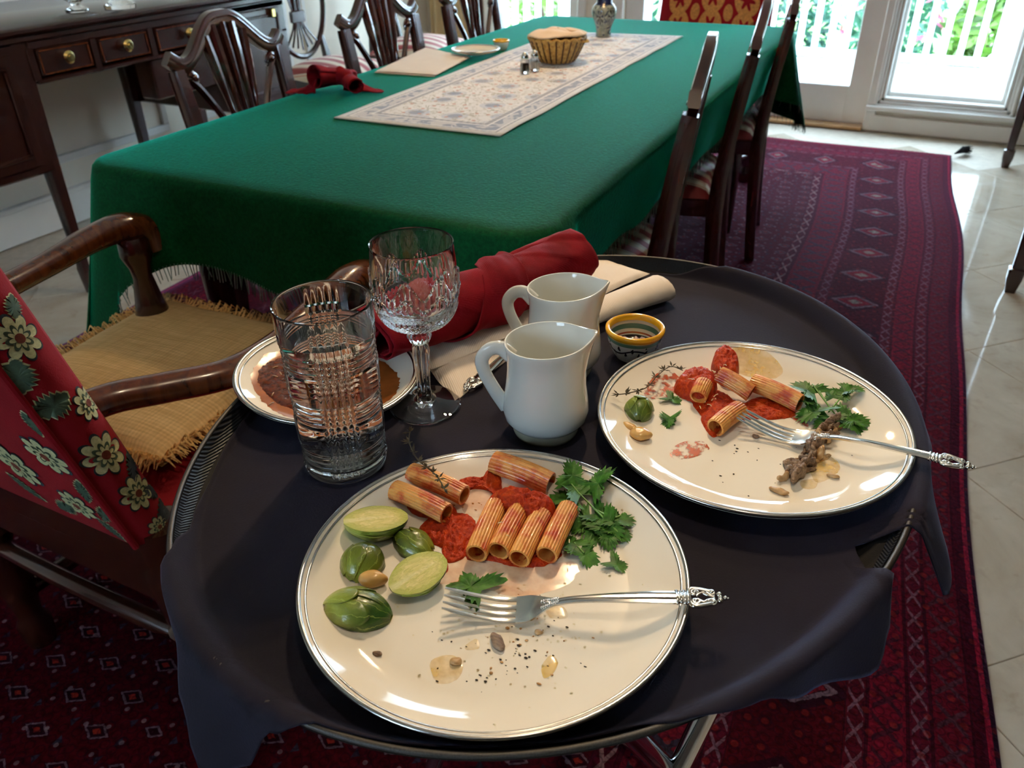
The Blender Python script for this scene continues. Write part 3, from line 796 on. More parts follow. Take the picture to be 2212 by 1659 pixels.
def armchair(label, loc, rz, flowers=True):
    """local: faces +y, origin on the floor under the middle of the seat back"""
    c = thing('armchair', label, 'armchair', loc, rz, None)
    HW = .235                                            # half width of the back
    def lean(z): return -.235 * (z - .46) if z > .46 else 0
    def hw(z): return HW * (1 - .05 * ((z - .46) / .6) ** 2)
    Z0, Z1 = .465, 1.09
    def ztop(q): return Z1 - .10 * abs(q) ** 2.6
    TH = .062                                            # back thickness
    def back_pt(s, t, face):
        """s across -1..1, t up 0..1; face 'r' rear, 'f' front"""
        z = lerp(Z0, ztop(s), t); x = hw(z) * s; puff = (1 - s ** 4) * (1 - (2 * t - 1) ** 6)
        if face == 'r': return Vector((x, lean(z) - .012 * puff, z))
        return Vector((x, lean(z) + TH + .035 * puff, z))
    b = MB(); nS, nT = 24, 24; sidepts = []
    b.grid(lambda s, t: tuple(back_pt(1 - 2 * s, t, 'r')), nS, nT); b.grid(lambda s, t: tuple(back_pt(2 * s - 1, t, 'f')), nS, nT)
    def side_pt(sg, q, t):                               # right/left side, slightly rounded
        a_, b_ = back_pt(sg, t, 'r'), back_pt(sg, t, 'f'); p = a_.lerp(b_, q); p.x += sg * .014 * (1 - (2 * q - 1) ** 2); return p
    b.grid(lambda q, t: tuple(side_pt(1, q, t)), 8, nT); b.grid(lambda q, t: tuple(side_pt(-1, 1 - q, t)), 8, nT)
    b.grid(lambda s, q: tuple(back_pt(2 * s - 1, 1, 'r').lerp(back_pt(2 * s - 1, 1, 'f'), 1 - q)), nS, 4); b.grid(lambda s, q: tuple(back_pt(2 * s - 1, 0, 'r').lerp(back_pt(2 * s - 1, 0, 'f'), q)), nS, 4)
    bk = part('backrest', b, M_REDF, c, 60)
    for sg in (-1, 1): part('welt', MB().tube([tuple(back_pt(sg, t / 20, 'r') + Vector((sg * .002, -.001, 0))) for t in range(21)], .0045, 8), M_REDF, bk)
    # embroidery lying on the fabric
    def on_surf(kind, u, v):
        if kind == 'r':
            f = lambda a, d_: back_pt(a, d_, 'r')
        elif kind == 'f': f = lambda a, d_: back_pt(a, d_, 'f')
        else: f = lambda a, d_: side_pt(1, a, d_)
        p = f(u, v); e = .004; du = f(u + e, v) - f(u - e, v); dv = f(u, v + e) - f(u, v - e)
        n_ = du.cross(dv).normalized(); n_ = n_ if kind != 'f' else -n_
        if kind == 'r' and n_.y > 0: n_ = -n_
        if kind == 's' and n_.x < 0: n_ = -n_
        if kind == 'f' and n_.y < 0: n_ = -n_
        return p, du.normalized(), (dv - dv.project(du)).normalized(), n_
    def patch(kind, u, v, poly, mat, nm, lift):
        """poly in metres in the tangent plane, laid on the surface"""
        p, tu, tv, n_ = on_surf(kind, u, v); cpt = p + n_ * lift; vs_ = [tuple(cpt)]
        su = {'r': hw(p.z), 'f': hw(p.z), 's': TH}[kind]; sv = Z1 - Z0 - .06
        for (x, y) in poly:
            uu = u + x / su * (1 if tu.x >= 0 or kind == 's' else -1); vv = v + y / sv
            q, a1, a2, nq = on_surf(kind, max(-1, min(1, uu)) if kind != 's' else max(0, min(1, uu)), max(.001, min(.999, vv)))
            vs_.append(tuple(q + nq * lift))
        k_ = len(poly)
        return part(nm, MB().add(vs_, [(0, 1 + i, 1 + (i + 1) % k_) for i in range(k_)]), mat, bk, 180)
    def flower(kind, u, v, r, squash=1.0):
        r *= 1.22
        poly = []
        for i in range(64):
            a = 2 * PI * i / 64; f = .62 + .38 * abs(math.cos(a * 4)) ** .7; poly.append((r * f * math.cos(a) * squash, r * f * math.sin(a)))
        patch(kind, u, v, [(x * 1.12, y * 1.12) for x, y in poly], M_DARKTH, 'embroidered_outline', .0008); patch(kind, u, v, poly, M_CREAMTH, 'embroidered_flower', .0014)
        patch(kind, u, v, [(r * .62 * (.55 + .45 * abs(math.cos(a * 4))) * math.cos(a) * squash, r * .62 * (.55 + .45 * abs(math.cos(a * 4))) * math.sin(a)) for a in [2 * PI * i / 64 for i in range(64)]], M_GREENTH, 'embroidered_vein', .0018)
        patch(kind, u, v, [(r * .46 * (.5 + .5 * abs(math.cos(a * 4))) * math.cos(a) * squash, r * .46 * (.5 + .5 * abs(math.cos(a * 4))) * math.sin(a)) for a in [2 * PI * i / 64 for i in range(64)]], M_CREAMTH, 'embroidered_petal', .0022)
        patch(kind, u, v, [(r * .22 * math.cos(a) * squash, r * .22 * math.sin(a)) for a in [2 * PI * i / 16 for i in range(16)]], M_RUSTTH, 'embroidered_centre', .0028)
    def leafp(kind, u, v, ln, wd, ang, mat, squash=1.0):
        poly = []
        for i in range(25):
            t = i / 24; w = math.sin(PI * t) ** .8 * wd * (1 + .25 * ((i * 7) % 3 - 1)); poly.append((t * ln - ln / 2, w))
        for i in range(23, 0, -1):
            t = i / 24; w = math.sin(PI * t) ** .8 * wd * (1 + .25 * ((i * 5) % 3 - 1)); poly.append((t * ln - ln / 2, -w))
        ca, sa = math.cos(ang), math.sin(ang); f = lambda k_: [((x * ca - y * sa) * squash * k_, (x * sa + y * ca) * k_) for x, y in poly]
        patch(kind, u, v, f(1.12), M_CREAMTH if mat is M_GREENTH else M_GREENTH, 'embroidered_outline', .0008); patch(kind, u, v, f(1.0), mat, 'embroidered_leaf', .0014)
    if flowers:
        for (k_, u, v, r) in (('s', .52, .30, .027), ('s', .60, .155, .024), ('s', .55, .03, .015), ('r', .86, .30, .024), ('r', .78, .12, .022), ('r', .5, .2, .028), ('r', .55, .45, .03), ('s', .5, .64, .024), ('r', .1, .3, .03), ('s', .85, .43, .02)):
            flower(k_, u, v, r, .75 if (k_ == 's') else .9)
        for (k_, u, v, ln, wd, an, mt) in (('s', .3, .47, .05, .016, .3, M_GREENTH), ('s', .14, .56, .05, .016, 1.2, M_GREENTH), ('s', .86, .22, .05, .01, 1.0, M_DARKTH), ('s', .9, .12, .045, .009, 2.2, M_DARKTH), ('s', .80, .05, .055, .009, .7, M_DARKTH), ('s', .9, .02, .04, .009, 1.4, M_DARKTH),
                                           ('r', .93, .20, .05, .010, 1.3, M_GREENTH), ('r', .95, .12, .045, .010, 1.0, M_GREENTH), ('r', .9, .05, .05, .010, 2.1, M_GREENTH), ('r', .62, .08, .06, .012, .4, M_GREENTH), ('r', .35, .1, .06, .012, 2.4, M_GREENTH), ('r', .95, .42, .04, .01, 1.6, M_GREENTH), ('s', .75, .70, .03, .01, 1.0, M_GREENTH)):
            leafp(k_, u, v, ln, wd, an, mt, .8)
    else:
        for k_ in range(3):
            for j in range(5):
                u, v = -.62 + k_ * .62, .12 + j * .19
                patch('f', u, v, [(.052 * math.cos(a), .062 * math.sin(a)) for a in [2 * PI * i / 24 for i in range(24)]], M_GOLDTH, 'woven_medallion', .0015)
                patch('f', u, v, [(.036 * (.7 + .3 * math.cos(6 * a)) * math.cos(a), .042 * (.7 + .3 * math.cos(6 * a)) * math.sin(a)) for a in [2 * PI * i / 36 for i in range(36)]], M_REDF, 'woven_star', .0025)
                if k_ < 2: patch('f', u + .31, v + .09, [(.02 * math.cos(a), .03 * math.sin(a)) for a in [2 * PI * i / 16 for i in range(16)]], M_GOLDTH, 'woven_medallion', .0015)
    # seat
    b = MB()
    def sf(s, t):
        x = lerp(-1, 1, s); y = lerp(.03, .53, t); w = lerp(.255, .30, t); e = max(0, (1 - x ** 6)) * max(0, (1 - (2 * t - 1) ** 6))
        return (x * w, y, .385 + .055 * e ** .45 + .012 * (1 - x * x) * (1 - (2 * t - 1) ** 2))
    b.grid(sf, 20, 20); part('seat', b, M_REDF, c, 180)
    part('seat_rail', MB().loft([[(-.25, .02, z), (.25, .02, z), (.295, .525, z), (-.295, .525, z)] for z in (.33, .388)]), W_DARK, c, 0)
    # arms, posts, legs
    for s in (-1, 1):
        if s > 0: pts = [(.185, .01, .655), (.20, .06, .652), (.235, .11, .648), (.280, .18, .645), (.292, .28, .648), (.280, .38, .655), (.272, .46, .66), (.270, .51, .645), (.268, .525, .61)]
        else: pts = [(-.185, .01, .665), (-.205, .10, .66), (-.232, .20, .655), (-.252, .30, .655), (-.268, .40, .66), (-.268, .47, .66), (-.262, .515, .64), (-.258, .525, .605)]
        pp = bez(pts, 10); nn = len(pp)
        part('arm', MB().tube(pp, [.021 + .008 * smooth01((i / nn - .35) / .4) for i in range(nn)], sect=[(math.cos(a) * 1.05, math.sin(a) * .95) for a in [2 * PI * k / 14 for k in range(14)]]), W_ARM, c)
        px = s * (.27 if s > 0 else .248)
        post = MB().lathe([(0, 0), (.03, 0), (.032, .03), (.022, .05), (.03, .08), (.033, .1), (.026, .13), (.018, .18), (.02, .2), (.03, .225), (.028, .25), (.022, .26), (0, .262)], 20, (px, .47, .385)); part('arm_post', post, W_DARK, c)
        turned = [(0, 0), (.024, 0), (.028, .02), (.03, .05), (.02, .07), (.024, .1), (.032, .16), (.024, .24), (.034, .26), (.034, .275), (.024, .285), (.03, .30), (.034, .33), (.034, .39), (0, .39)]
        part('front_leg', MB().lathe(turned, 20, (s * .27, .49, 0)), W_DARK, c)
        part('rear_leg', MB().lathe(turned[:-2] + [(.036, .36), (.038, .39), (.030, .41), (.033, .425), (.033, .475), (0, .475)], 20, (s * .235, .04, 0)), W_DARK, c)
        part('side_stretcher', MB().tube(bez([(s * .235, .04, .12), (s * .20, .26, .14), (s * .27, .49, .12)], 10), .016, 10), W_DARK, c)
    part('cross_stretcher', MB().tube(bez([(-.205, .26, .14), (0, .22, .15), (.205, .26, .14)], 10), .016, 10), W_DARK, c)
    part('back_rail', MB().bbox(-.23, .23, .01, .05, .40, .466, .005), W_DARK, c)
    part('rear_stretcher', MB().tube(bez([(-.235, .04, .24), (0, .02, .27), (.235, .04, .24)], 10), .015, 10), W_DARK, c)
    return c
armchair('red armchair with embroidered flowers at the near head of the table', (-1.035, .462, .0115), 0)
armchair('red armchair with gold medallions at the far head of the table', (-.955, 3.80, .0115), R(180), False)

# ---- burlap seat pad with fringe
pad = thing('seat_pad', 'fringed tan burlap seat pad on the red armchair', 'cushion', (-1.115, .80, .47), R(3))
def padf(s, t):
    x, y = 2 * s - 1, 2 * t - 1; e = max(0, 1 - abs(x) ** 8) * max(0, 1 - abs(y) ** 8)
    return (x * .205 * (1 + .03 * y), y * .21, .012 + .022 * e ** .5 + .006 * nz(x * 2, y * 2, 4) + .008 * (1 - x * x) * (1 - y * y))
b = MB().grid(padf, 30, 30); b.grid(lambda s, t: (padf(s, t)[0], padf(s, t)[1], .004), 2, 2)
part('cover', b, M_BURLAP, pad, 180)
fr = MB()
for e_ in range(4):
    for k in range(210):
        t = -1 + 2 * k / 209; q = {0: (t, 1), 1: (t, -1), 2: (1, t), 3: (-1, t)}[e_]; n_ = Vector({0: (0, 1, 0), 1: (0, -1, 0), 2: (1, 0, 0), 3: (-1, 0, 0)}[e_])
        p0 = Vector((q[0] * .205 * (1 + .03 * q[1]), q[1] * .21, .014 + random.uniform(-.004, .006))); jit = Vector((random.gauss(0, .006), random.gauss(0, .006), 0))
        up = random.uniform(-.002, .016); ln = random.uniform(.014, .026)
        fr.tube([p0 - n_ * .004, p0 + n_ * ln * .5 + jit * .5 + Vector((0, 0, up)), p0 + n_ * ln + jit + Vector((0, 0, up * .3 - .004))], [.0016, .0018, .0008], 3)
part('fringe', fr, M_BFR, pad, 0, kind='stuff')

# ================================================================== things on the dining table
m, nt, bs = newmat('red_linen')
vec = coords(nt); n = noise_tex(nt, vec, 30, 4); wv = weave(nt, vec, 2600)
nt.links.new(mix(nt, n.ramp(.3, .7), L(96, 8, 17), L(128, 14, 26)), bs.inputs['Base Color']); setp(bs, rough=.85, spec=.1, sheen=.04, sheenr=.4); bs.inputs['Sheen Tint'].default_value = (1, .35, .4, 1)
bump(nt, bs, wv, .25, .0006)
M_REDLIN = m
m, nt, bs = newmat('white_twill')
vec = coords(nt); X, Y, Z = xyz(nt, vec); tw = ((X + Y) * 2200).sin()
n = noise_tex(nt, vec, 14, 3); nt.links.new(mix(nt, n, L(222, 206, 188), L(236, 222, 206)), bs.inputs['Base Color']); setp(bs, rough=.8, sheen=.15); bump(nt, bs, tw, .25, .0008)
M_TWILL = m
def solid(o, th, off=-1):
    md = o.modifiers.new('s', 'SOLIDIFY'); md.thickness = th; md.offset = off; return o

RUNZ = TZ + .007
# knotted red napkin on the green cloth
kc = tbl(-.405, -.385)
kn = thing('red_napkin', 'red linen napkin tied in a knot on the green tablecloth', 'napkin', (kc.x, kc.y, TZ + .001), R(20))
def roll(p0, p1, r0, r1, turns=1.35, fl=.85, nn=40, wob=.1):
    b = MB(); p0, p1 = Vector(p0), Vector(p1); ax = (p1 - p0).normalized(); sx = ax.cross(Vector((0, 0, 1))).normalized(); sz = sx.cross(ax)
    def f(s, t):
        a = s * turns * 2 * PI + .6; r = lerp(r0, r1, t) * (1 - .18 * s) * (1 + wob * nz(a * .6, t * 4, 2))
        q = p0.lerp(p1, t) + sx * (math.cos(a) * r) + sz * (math.sin(a) * r * fl); return tuple(q)
    return b.grid(f, nn, 14)
solid(part('rolled_loop', roll((-.045, -.05, .042), (.03, .045, .028), .034, .016), M_REDLIN, kn, 180), .0016)
solid(part('rolled_end', roll((.065, -.055, .022), (-.01, .05, .03), .021, .02), M_REDLIN, kn, 180), .0016)
b = MB().grid(lambda s, t: (lerp(-.045, -.125, s) + .0 * t, lerp(-.055, .02, t) * (1 - .55 * s) - .03 * s, .003 + .03 * (1 - s) ** 2 * (1 - (2 * t - 1) ** 2) + .004 * nz(s * 5, t * 5)), 14, 14)
solid(part('left_tip', b, M_REDLIN, kn, 180), .0016)
b = MB().grid(lambda s, t: (lerp(.015, .125, s), lerp(-.01, .075, t) * (1 - .75 * s) - .035 * s, .004 + .036 * (1 - s) ** 2 * (1 - (2 * t - 1) ** 2) + .003 * nz(s * 4, t * 4, 7)), 14, 14)
solid(part('right_tip', b, M_REDLIN, kn, 180), .0016)
part('knot', MB().sphere((.01, .0, .036), (.032, .026, .022), 18, 12, lambda p: p + Vector((0, 0, .006 * nz(p.x * 60, p.y * 60)))), M_REDLIN, kn, 180)
# folded white napkin
def quad_cloth(name, lab, cat, cs, z, th, layers, mat, wob=.002, root=True):
    t = thing(name, lab, cat, (cs[0].x, cs[0].y, z))
    for k in range(layers):
        off = Vector((.004 * k * (1 if k % 2 else -1), .005 * k, 0)); zz = z + .0008 + k * th
        A, B, C, D = [Vector((c_.x, c_.y, 0)) + off for c_ in cs]
        def f(s, q):
            p = A.lerp(B, s).lerp(D.lerp(C, s), q); e = (1 - (2 * s - 1) ** 10) * (1 - (2 * q - 1) ** 10)
            return (p.x + wob * nz(s * 3, q * 7, k), p.y + wob * nz(s * 7, q * 3, k + 3), zz + th * .75 * max(0, e) ** .4 + .0012 * nz(s * 5, q * 5, k))
        b = MB().grid(f, 24, 24); b.grid(lambda s, q: (f(s, q)[0], f(s, q)[1], zz), 24, 24)
        part('folded_layer', b, mat, t, 180, world=True)
    return t
quad_cloth('white_napkin', 'folded off-white cloth napkin on the green tablecloth', 'napkin', [at(808, 158, TZ), at(938, 167, TZ), at(1012, 128, TZ), at(915, 107, TZ)], TZ + .001, .004, 2, M_TWILL)
# small plate and bowl
def plate_mesh(r, h, rim, c, th=.004, n=96):
    f = r * .70
    prof = [(0, h * .27), (f, h * .27)] + [(lerp(f, r - rim, k / 8), h * .27 + h * .70 * (k / 8) ** 1.55) for k in range(1, 9)]
    prof += [(r - rim * .5, h + .0004), (r - .0006, h * .99), (r, h * .95), (r - .001, h - .0035)]
    prof += [(lerp(r - .003, f + .004, k / 6), lerp(h - .005, .004, (k / 6)) ) for k in range(1, 7)] + [(f * .78, .003), (f * .77, 0), (f * .73, 0), (f * .72, .003), (0, .003)]
    return MB().lathe(prof, n, c)
def plate(name, lab, r, h, loc, rimcol=M_PLATINUM, group=None, rot=None):
    t = thing(name, lab, 'plate', loc, 0, group, rot)
    part('dish', plate_mesh(r, h, .003, (0, 0, 0)), M_PLATE, t, 50)
    part('silver_rim', MB().lathe([(r - .0030, h * .985), (r - .0016, h + .0010), (r + .0003, h + .0004), (r + .0006, h - .0012), (r - .0004, h - .0024)], 128), rimcol, t, 180)
    part('rim_line', MB().lathe([(r - .0066, h * .895), (r - .0062, h * .903 + .0003), (r - .0054, h * .918 + .0003), (r - .0050, h * .925)], 128), rimcol, t, 180)
    return t
plate('side_plate', 'small cream side plate on the folded white napkin', .075, .014, Vector((at(1028, 122, TZ).x, at(1028, 122, TZ).y, TZ + .0095)))
m, nt, bs = newmat('painted_majolica')
vec = coords(nt); X, Y, Z = xyz(nt, vec); ang = Y.op('ARCTAN2', X); zz = Z
sc_ = ((ang * 4.0).sin() * .004 + .020)
c = mix(nt, (zz - sc_).abs().lt(.0014), L(226, 228, 226), L(20, 24, 50))
lv = (ang * 1.9099).fract(); c = mix(nt, ((lv - .5).abs() * .05 + (zz - .0235).abs()).lt(.007) * noise_tex(nt, vec, 300, 1).gt(.47), c, L(18, 22, 48)); c = mix(nt, (((ang * 1.9099 + .5).fract() - .5).abs() * .05 + (zz - .015).abs()).lt(.006) * noise_tex(nt, vec, 260, 1).gt(.45), c, L(22, 26, 52))
c = mix(nt, zz.band(.029, .034), c, L(96, 138, 120)); c = mix(nt, zz.band(.034, .0365), c, L(200, 170, 80)); nt.links.new(c, bs.inputs['Base Color']); setp(bs, rough=.15, coat=.5)
M_MAJ = m
m, nt, bs = newmat('majolica_inside')
vec = coords(nt); X, Y, Z = xyz(nt, vec)
c = mix(nt, Z.band(.024, .031), L(214, 206, 188), L(70, 112, 96)); c = mix(nt, Z.band(.017, .0195), c, L(150, 70, 40)); c = mix(nt, Z.lt(.0155), c, L(38, 24, 20)); nt.links.new(c, bs.inputs['Base Color']); setp(bs, rough=.15, coat=.5)
M_MAJI = m
M_YEL = pm('yellow_glaze', L(228, 170, 24), .15, .08, 60, coat=.5)
def ramekin(lab, loc, s, rimmat):
    t = thing('ramekin', lab, 'bowl', loc, 0, None); t.scale = (1, 1, .80)
    r = .031
    part('bowl', MB().lathe([(0, .001), (.019, 0), (.021, .004), (.025, .012), (.0285, .025), (.0295, .037), (.0285, .0385)], 64).xf(Matrix.Scale(s, 4)), M_MAJ if s == 1 else M_PORC, t, 60)
    part('inside', MB().lathe([(.0268, .0385), (.0265, .030), (.024, .016), (.020, .010), (0, .009)], 64).xf(Matrix.Scale(s, 4)), M_MAJI if s == 1 else M_YEL, t, 60)
    part('rim', MB().lathe([(.0262, .036), (.0268, .042), (.0290, .0445), (.0314, .0425), (.0318, .0385), (.0295, .0355)], 64).xf(Matrix.Scale(s, 4)), rimmat, t, 180)
    return t
q = at(1083, 108, TZ); ramekin('small round sauce bowl beside the side plate on the green cloth', (q.x, q.y, TZ + .001), .85, M_YEL)
# basket with cloth
q = tbl(.0, .02); q = at(1203, 138, TZ)
bk = thing('bread_basket', 'woven wicker bread basket on the table runner', 'basket', (q.x, q.y, RUNZ))
m, nt, bs = newmat('wicker'); vec = coords(nt); nn = noise_tex(nt, vec, 120, 2); nt.links.new(mix(nt, nn.ramp(.3, .7), L(150, 104, 40), L(206, 164, 86)), bs.inputs['Base Color']); setp(bs, rough=.5); M_WICK = m
M_WICKD = pm('dark_wicker', L(70, 40, 14), .6, .2, 80)
def wv_fn(r, z, a): return (r + .0022 * math.sin(a * 24) * math.cos(z * 2 * PI / .0115), z)
part('weave', MB().lathe([(0, .004)] + [(lerp(.050, .084, (k / 28) ** .8), lerp(.001, .066, k / 28)) for k in range(29)] + [(lerp(.080, .046, (k / 6)), lerp(.066, .006, k / 6)) for k in range(7)] + [(0, .006)], 96, fn=wv_fn), M_WICK, bk, 180)
for k in range(24):
    a = 2 * PI * (k + .5) / 24
    part('stake', MB().tube([((lerp(.0515, .0855, (j / 6) ** .8)) * math.cos(a), (lerp(.0515, .0855, (j / 6) ** .8)) * math.sin(a), lerp(.003, .068, j / 6)) for j in range(7)], .0022, 5), M_WICKD, bk)
part('braided_rim', MB().tube([(.083 * math.cos(a), .083 * math.sin(a), .067 + .002 * math.sin(a * 20)) for a in [2 * PI * i / 96 for i in range(96)]], .004, 8, closed=True), M_WICK, bk)
part('handle', MB().tube([(.083 + .014 * math.sin(t), .016 * math.cos(t), .06) for t in [PI * i / 10 for i in range(11)]], .003, 6), M_WICK, bk)
M_PEACH = pm('peach_liner', L(238, 206, 170), .8, .06, 20, sheen=.2)
b = MB()
def lin(s, t):
    a = 2 * PI * t; r = .082 * s * (1 + .05 * math.sin(a * 3 + 1)); r += .01 * s ** 4 * max(0, math.cos(a - 2.6))
    return (bk.location.x + r * math.cos(a), bk.location.y + r * math.sin(a), RUNZ + .075 + .012 * (1 - s * s) + .006 * nz(s * 3, a, 2) - .012 * s ** 8 * max(0, math.cos(a - 2.6)))
b.grid(lin, 14, 48)
solid(single('basket_liner', b, M_PEACH, 'peach cloth folded inside the wicker bread basket', 'napkin', smooth=180), .003, 1)
# vase
q = at(1303, 82, TZ)
m, nt, bs = newmat('delft_vase'); vec = coords(nt); X, Y, Z = xyz(nt, vec)
ang = Y.op('ARCTAN2', X); u_ = (ang * .9549) ; fu = (u_.fract() - .5) * .075; fz = Z - .062; rr = (fu * fu + fz * fz).op('SQRT'); th_ = fz.op('ARCTAN2', fu)
pet = ((th_ * 7).sin()).gt(-.1) * rr.band(.008, .024)
c = mix(nt, noise_tex(nt, vec, 60, 3).ramp(.4, .6), L(120, 124, 112), L(150, 152, 136)); c = mix(nt, pet, c, L(20, 26, 44)); c = mix(nt, rr.band(.027, .0285), c, L(30, 36, 54)); c = mix(nt, rr.lt(.005), c, L(20, 26, 44))
sw = noise_tex(nt, vec, 55, 2, .5, 1.0); c = mix(nt, sw.gt(.56) * rr.gt(.03), c, L(44, 52, 70)); c = mix(nt, Z.gt(.098), c, L(26, 32, 66))
nt.links.new(c, bs.inputs['Base Color']); setp(bs, rough=.2, coat=.4)
vz = thing('flower_vase', 'blue-grey painted ceramic vase on the far end of the runner', 'vase', (q.x, q.y, RUNZ), R(60))
part('body', MB().lathe([(0, 0), (.026, 0), (.027, .006), (.024, .014), (.027, .03), (.037, .055), (.042, .075), (.040, .09), (.031, .099), (.026, .104), (.025, .13), (.030, .15), (.027, .15), (.022, .13), (.023, .1), (.036, .075), (.02, .02), (0, .018)], 48), m, vz, 60)
M_STEM = pm('green_stem', L(64, 96, 44), .5, .2, 30)
for k in range(5):
    a = k * 1.3; b = MB().tube([(0, 0, .03), (.012 * math.cos(a), .012 * math.sin(a), .15), (.06 * math.cos(a), .06 * math.sin(a), .27)], [.0015, .0015, .001], 5)
    st_ = part('stem', b, M_STEM, vz); lf = MB()
    for j in range(6):
        t = .4 + j * .1; p = Vector((.06 * math.cos(a) * t, .06 * math.sin(a) * t, .15 + .12 * t)); dd = Vector((random.gauss(0, 1), random.gauss(0, 1), .4)).normalized() * .025; w = dd.cross(Vector((0, 0, 1))) * .3
        lf.add([tuple(p), tuple(p + dd * .5 + w), tuple(p + dd), tuple(p + dd * .5 - w)], [(0, 1, 2, 3)])
    part('leaves', lf, M_LEAF[k % 3], st_, 0)
# salt and pepper
for (u, v, lab, fill) in ((1134, 163, 'glass pepper shaker with silver cap in front of the bread basket', L(60, 50, 40)), (1155, 158, 'glass salt shaker with silver cap beside the bread basket', L(226, 220, 210))):
    q = at(u, v, TZ); t = thing('shaker', lab, 'shaker', (q.x, q.y, RUNZ), 0, 'salt and pepper shakers')
    part('glass_body', MB().lathe([(0, 0), (.0125, 0), (.014, .003), (.0125, .03), (.010, .036), (.0085, .036), (.0105, .03), (.012, .005), (0, .004)], 10), M_GLASS, t, 20)
    part('filling', MB().lathe([(0, .0045), (.0112, .005), (.0104, .024), (0, .025)], 16), pm('shaker_filling', fill, .8, .3, 300), t)
    part('cap', MB().lathe([(.0102, .034), (.0108, .038), (.0095, .046), (.006, .052), (0, .054)], 20), M_SILVER, t, 60)

# ================================================================== folding tray stand, tray and navy cloth
TC = Vector((-.2470, .5842)); E1 = Vector((.9937, -.1121)); E2 = Vector((.1121, .9937)); SA, SB = .3053, .3813
def ell(th, off=0.0):
    p = Vector((SA * math.cos(th), SB * math.sin(th))); n_ = Vector((math.cos(th) / SA, math.sin(th) / SB)).normalized(); p = p + n_ * off
    return TC + E1 * p.x + E2 * p.y
TRZ, RIMZ = .757, .780
tr = thing('serving_tray', 'black oval serving tray with raised rim on a folding stand', 'tray', (TC.x, TC.y, TRZ - .006))
def ring(off, z, n=160): return [(*ell(2 * PI * i / n, off), z) for i in range(n)]
M_TRAY = pm('black_tray', L(13, 13, 15), .7, .15, 60, .15, 500, spec=.2)
b = MB(); secs = [ring(-.045, TRZ - .004), ring(-.04, TRZ - .006), ring(-.010, RIMZ - .012), ring(-.002, RIMZ - .003), ring(.002, RIMZ), ring(-.003, RIMZ + .0015), ring(-.006, RIMZ - .006), ring(-.018, TRZ + .001), ring(-.022, TRZ)]
b.loft(secs, cap=True); part('tray_body', b, M_TRAY, tr, 60, world=True)
b = MB()
for i in range(180): p = ell(2 * PI * i / 180, .0005); b.v.append((*p, RIMZ + .001))
rp = MB().tube([(*ell(2 * PI * i / 220, -.001), RIMZ + .0005) for i in range(220)], .0022, 8, closed=True)
m, nt, bs = newmat('ribbed_lining'); vec = coords(nt); X, Y, Z = xyz(nt, vec); wv = (X * 4200 + Y * 900).sin(); c = mix(nt, wv.gt(0), L(8, 9, 12), L(17, 22, 34)); nt.links.new(c, bs.inputs['Base Color']); setp(bs, rough=.45); bump(nt, bs, wv, .4, .001)
part('rim_bead', rp, pm('rim_bead', L(52, 48, 42), .5, .4, 900), tr, 60, world=True)
b = MB().loft([ring(-.004, RIMZ + .0012), ring(-.006, RIMZ - .0052), ring(-.0175, TRZ + .0018), ring(-.021, TRZ + .0008)], cap=False); part('ribbed_lining', b, m, tr, 180, world=True)

sd = thing('tray_stand', 'folding chrome tray stand on the rug under the serving tray', 'stand', (TC.x + .015, TC.y - .01, .0125), R(-113))
for k, (sx) in enumerate((-1, 1)):
    for s in (-1, 1):
        a0 = Vector((sx * .20, s * .15 + (.012 * k), 0.012)); a1 = Vector((-sx * .17, s * .15 + (.012 * k), .716))
        part('leg', MB().tube([a0, a1], .0115, 14).sphere(a0, .014, 10, 8), M_CHROME, sd)
    part('foot_bar', MB().tube([(sx * .20, -.15 + .012 * k, .014), (sx * .20, .15 + .012 * k, .014)], .0115, 12), M_CHROME, sd)
    part('top_bar', MB().tube([(-sx * .17, -.17 + .012 * k, .716), (-sx * .17, .17 + .012 * k, .716)], .0125, 12), M_CHROME, sd)
for y in (-.09, .0, .09): part('strap', MB().grid(lambda s, t: (lerp(-.17, .17, s), y + lerp(-.025, .025, t), .7225 - .012 * (1 - (2 * s - 1) ** 2)), 12, 2), M_BLACK, sd, 180)

m, nt, bs = newmat('navy_cotton')
vec = coords(nt); n = noise_tex(nt, vec, 600, 2, .6); nb = noise_tex(nt, vec, 5, 3); wv = weave(nt, vec, 3000)
nt.links.new(mix(nt, nb.ramp(.3, .7), L(21, 19, 30), L(28, 24, 36)), bs.inputs['Base Color']); setp(bs, rough=.85, spec=.2, sheen=.12, sheenr=.4); bs.inputs['Sheen Tint'].default_value = (.5, .55, 1, 1); bump(nt, bs, n, .3, .0006)
M_NAVY = m
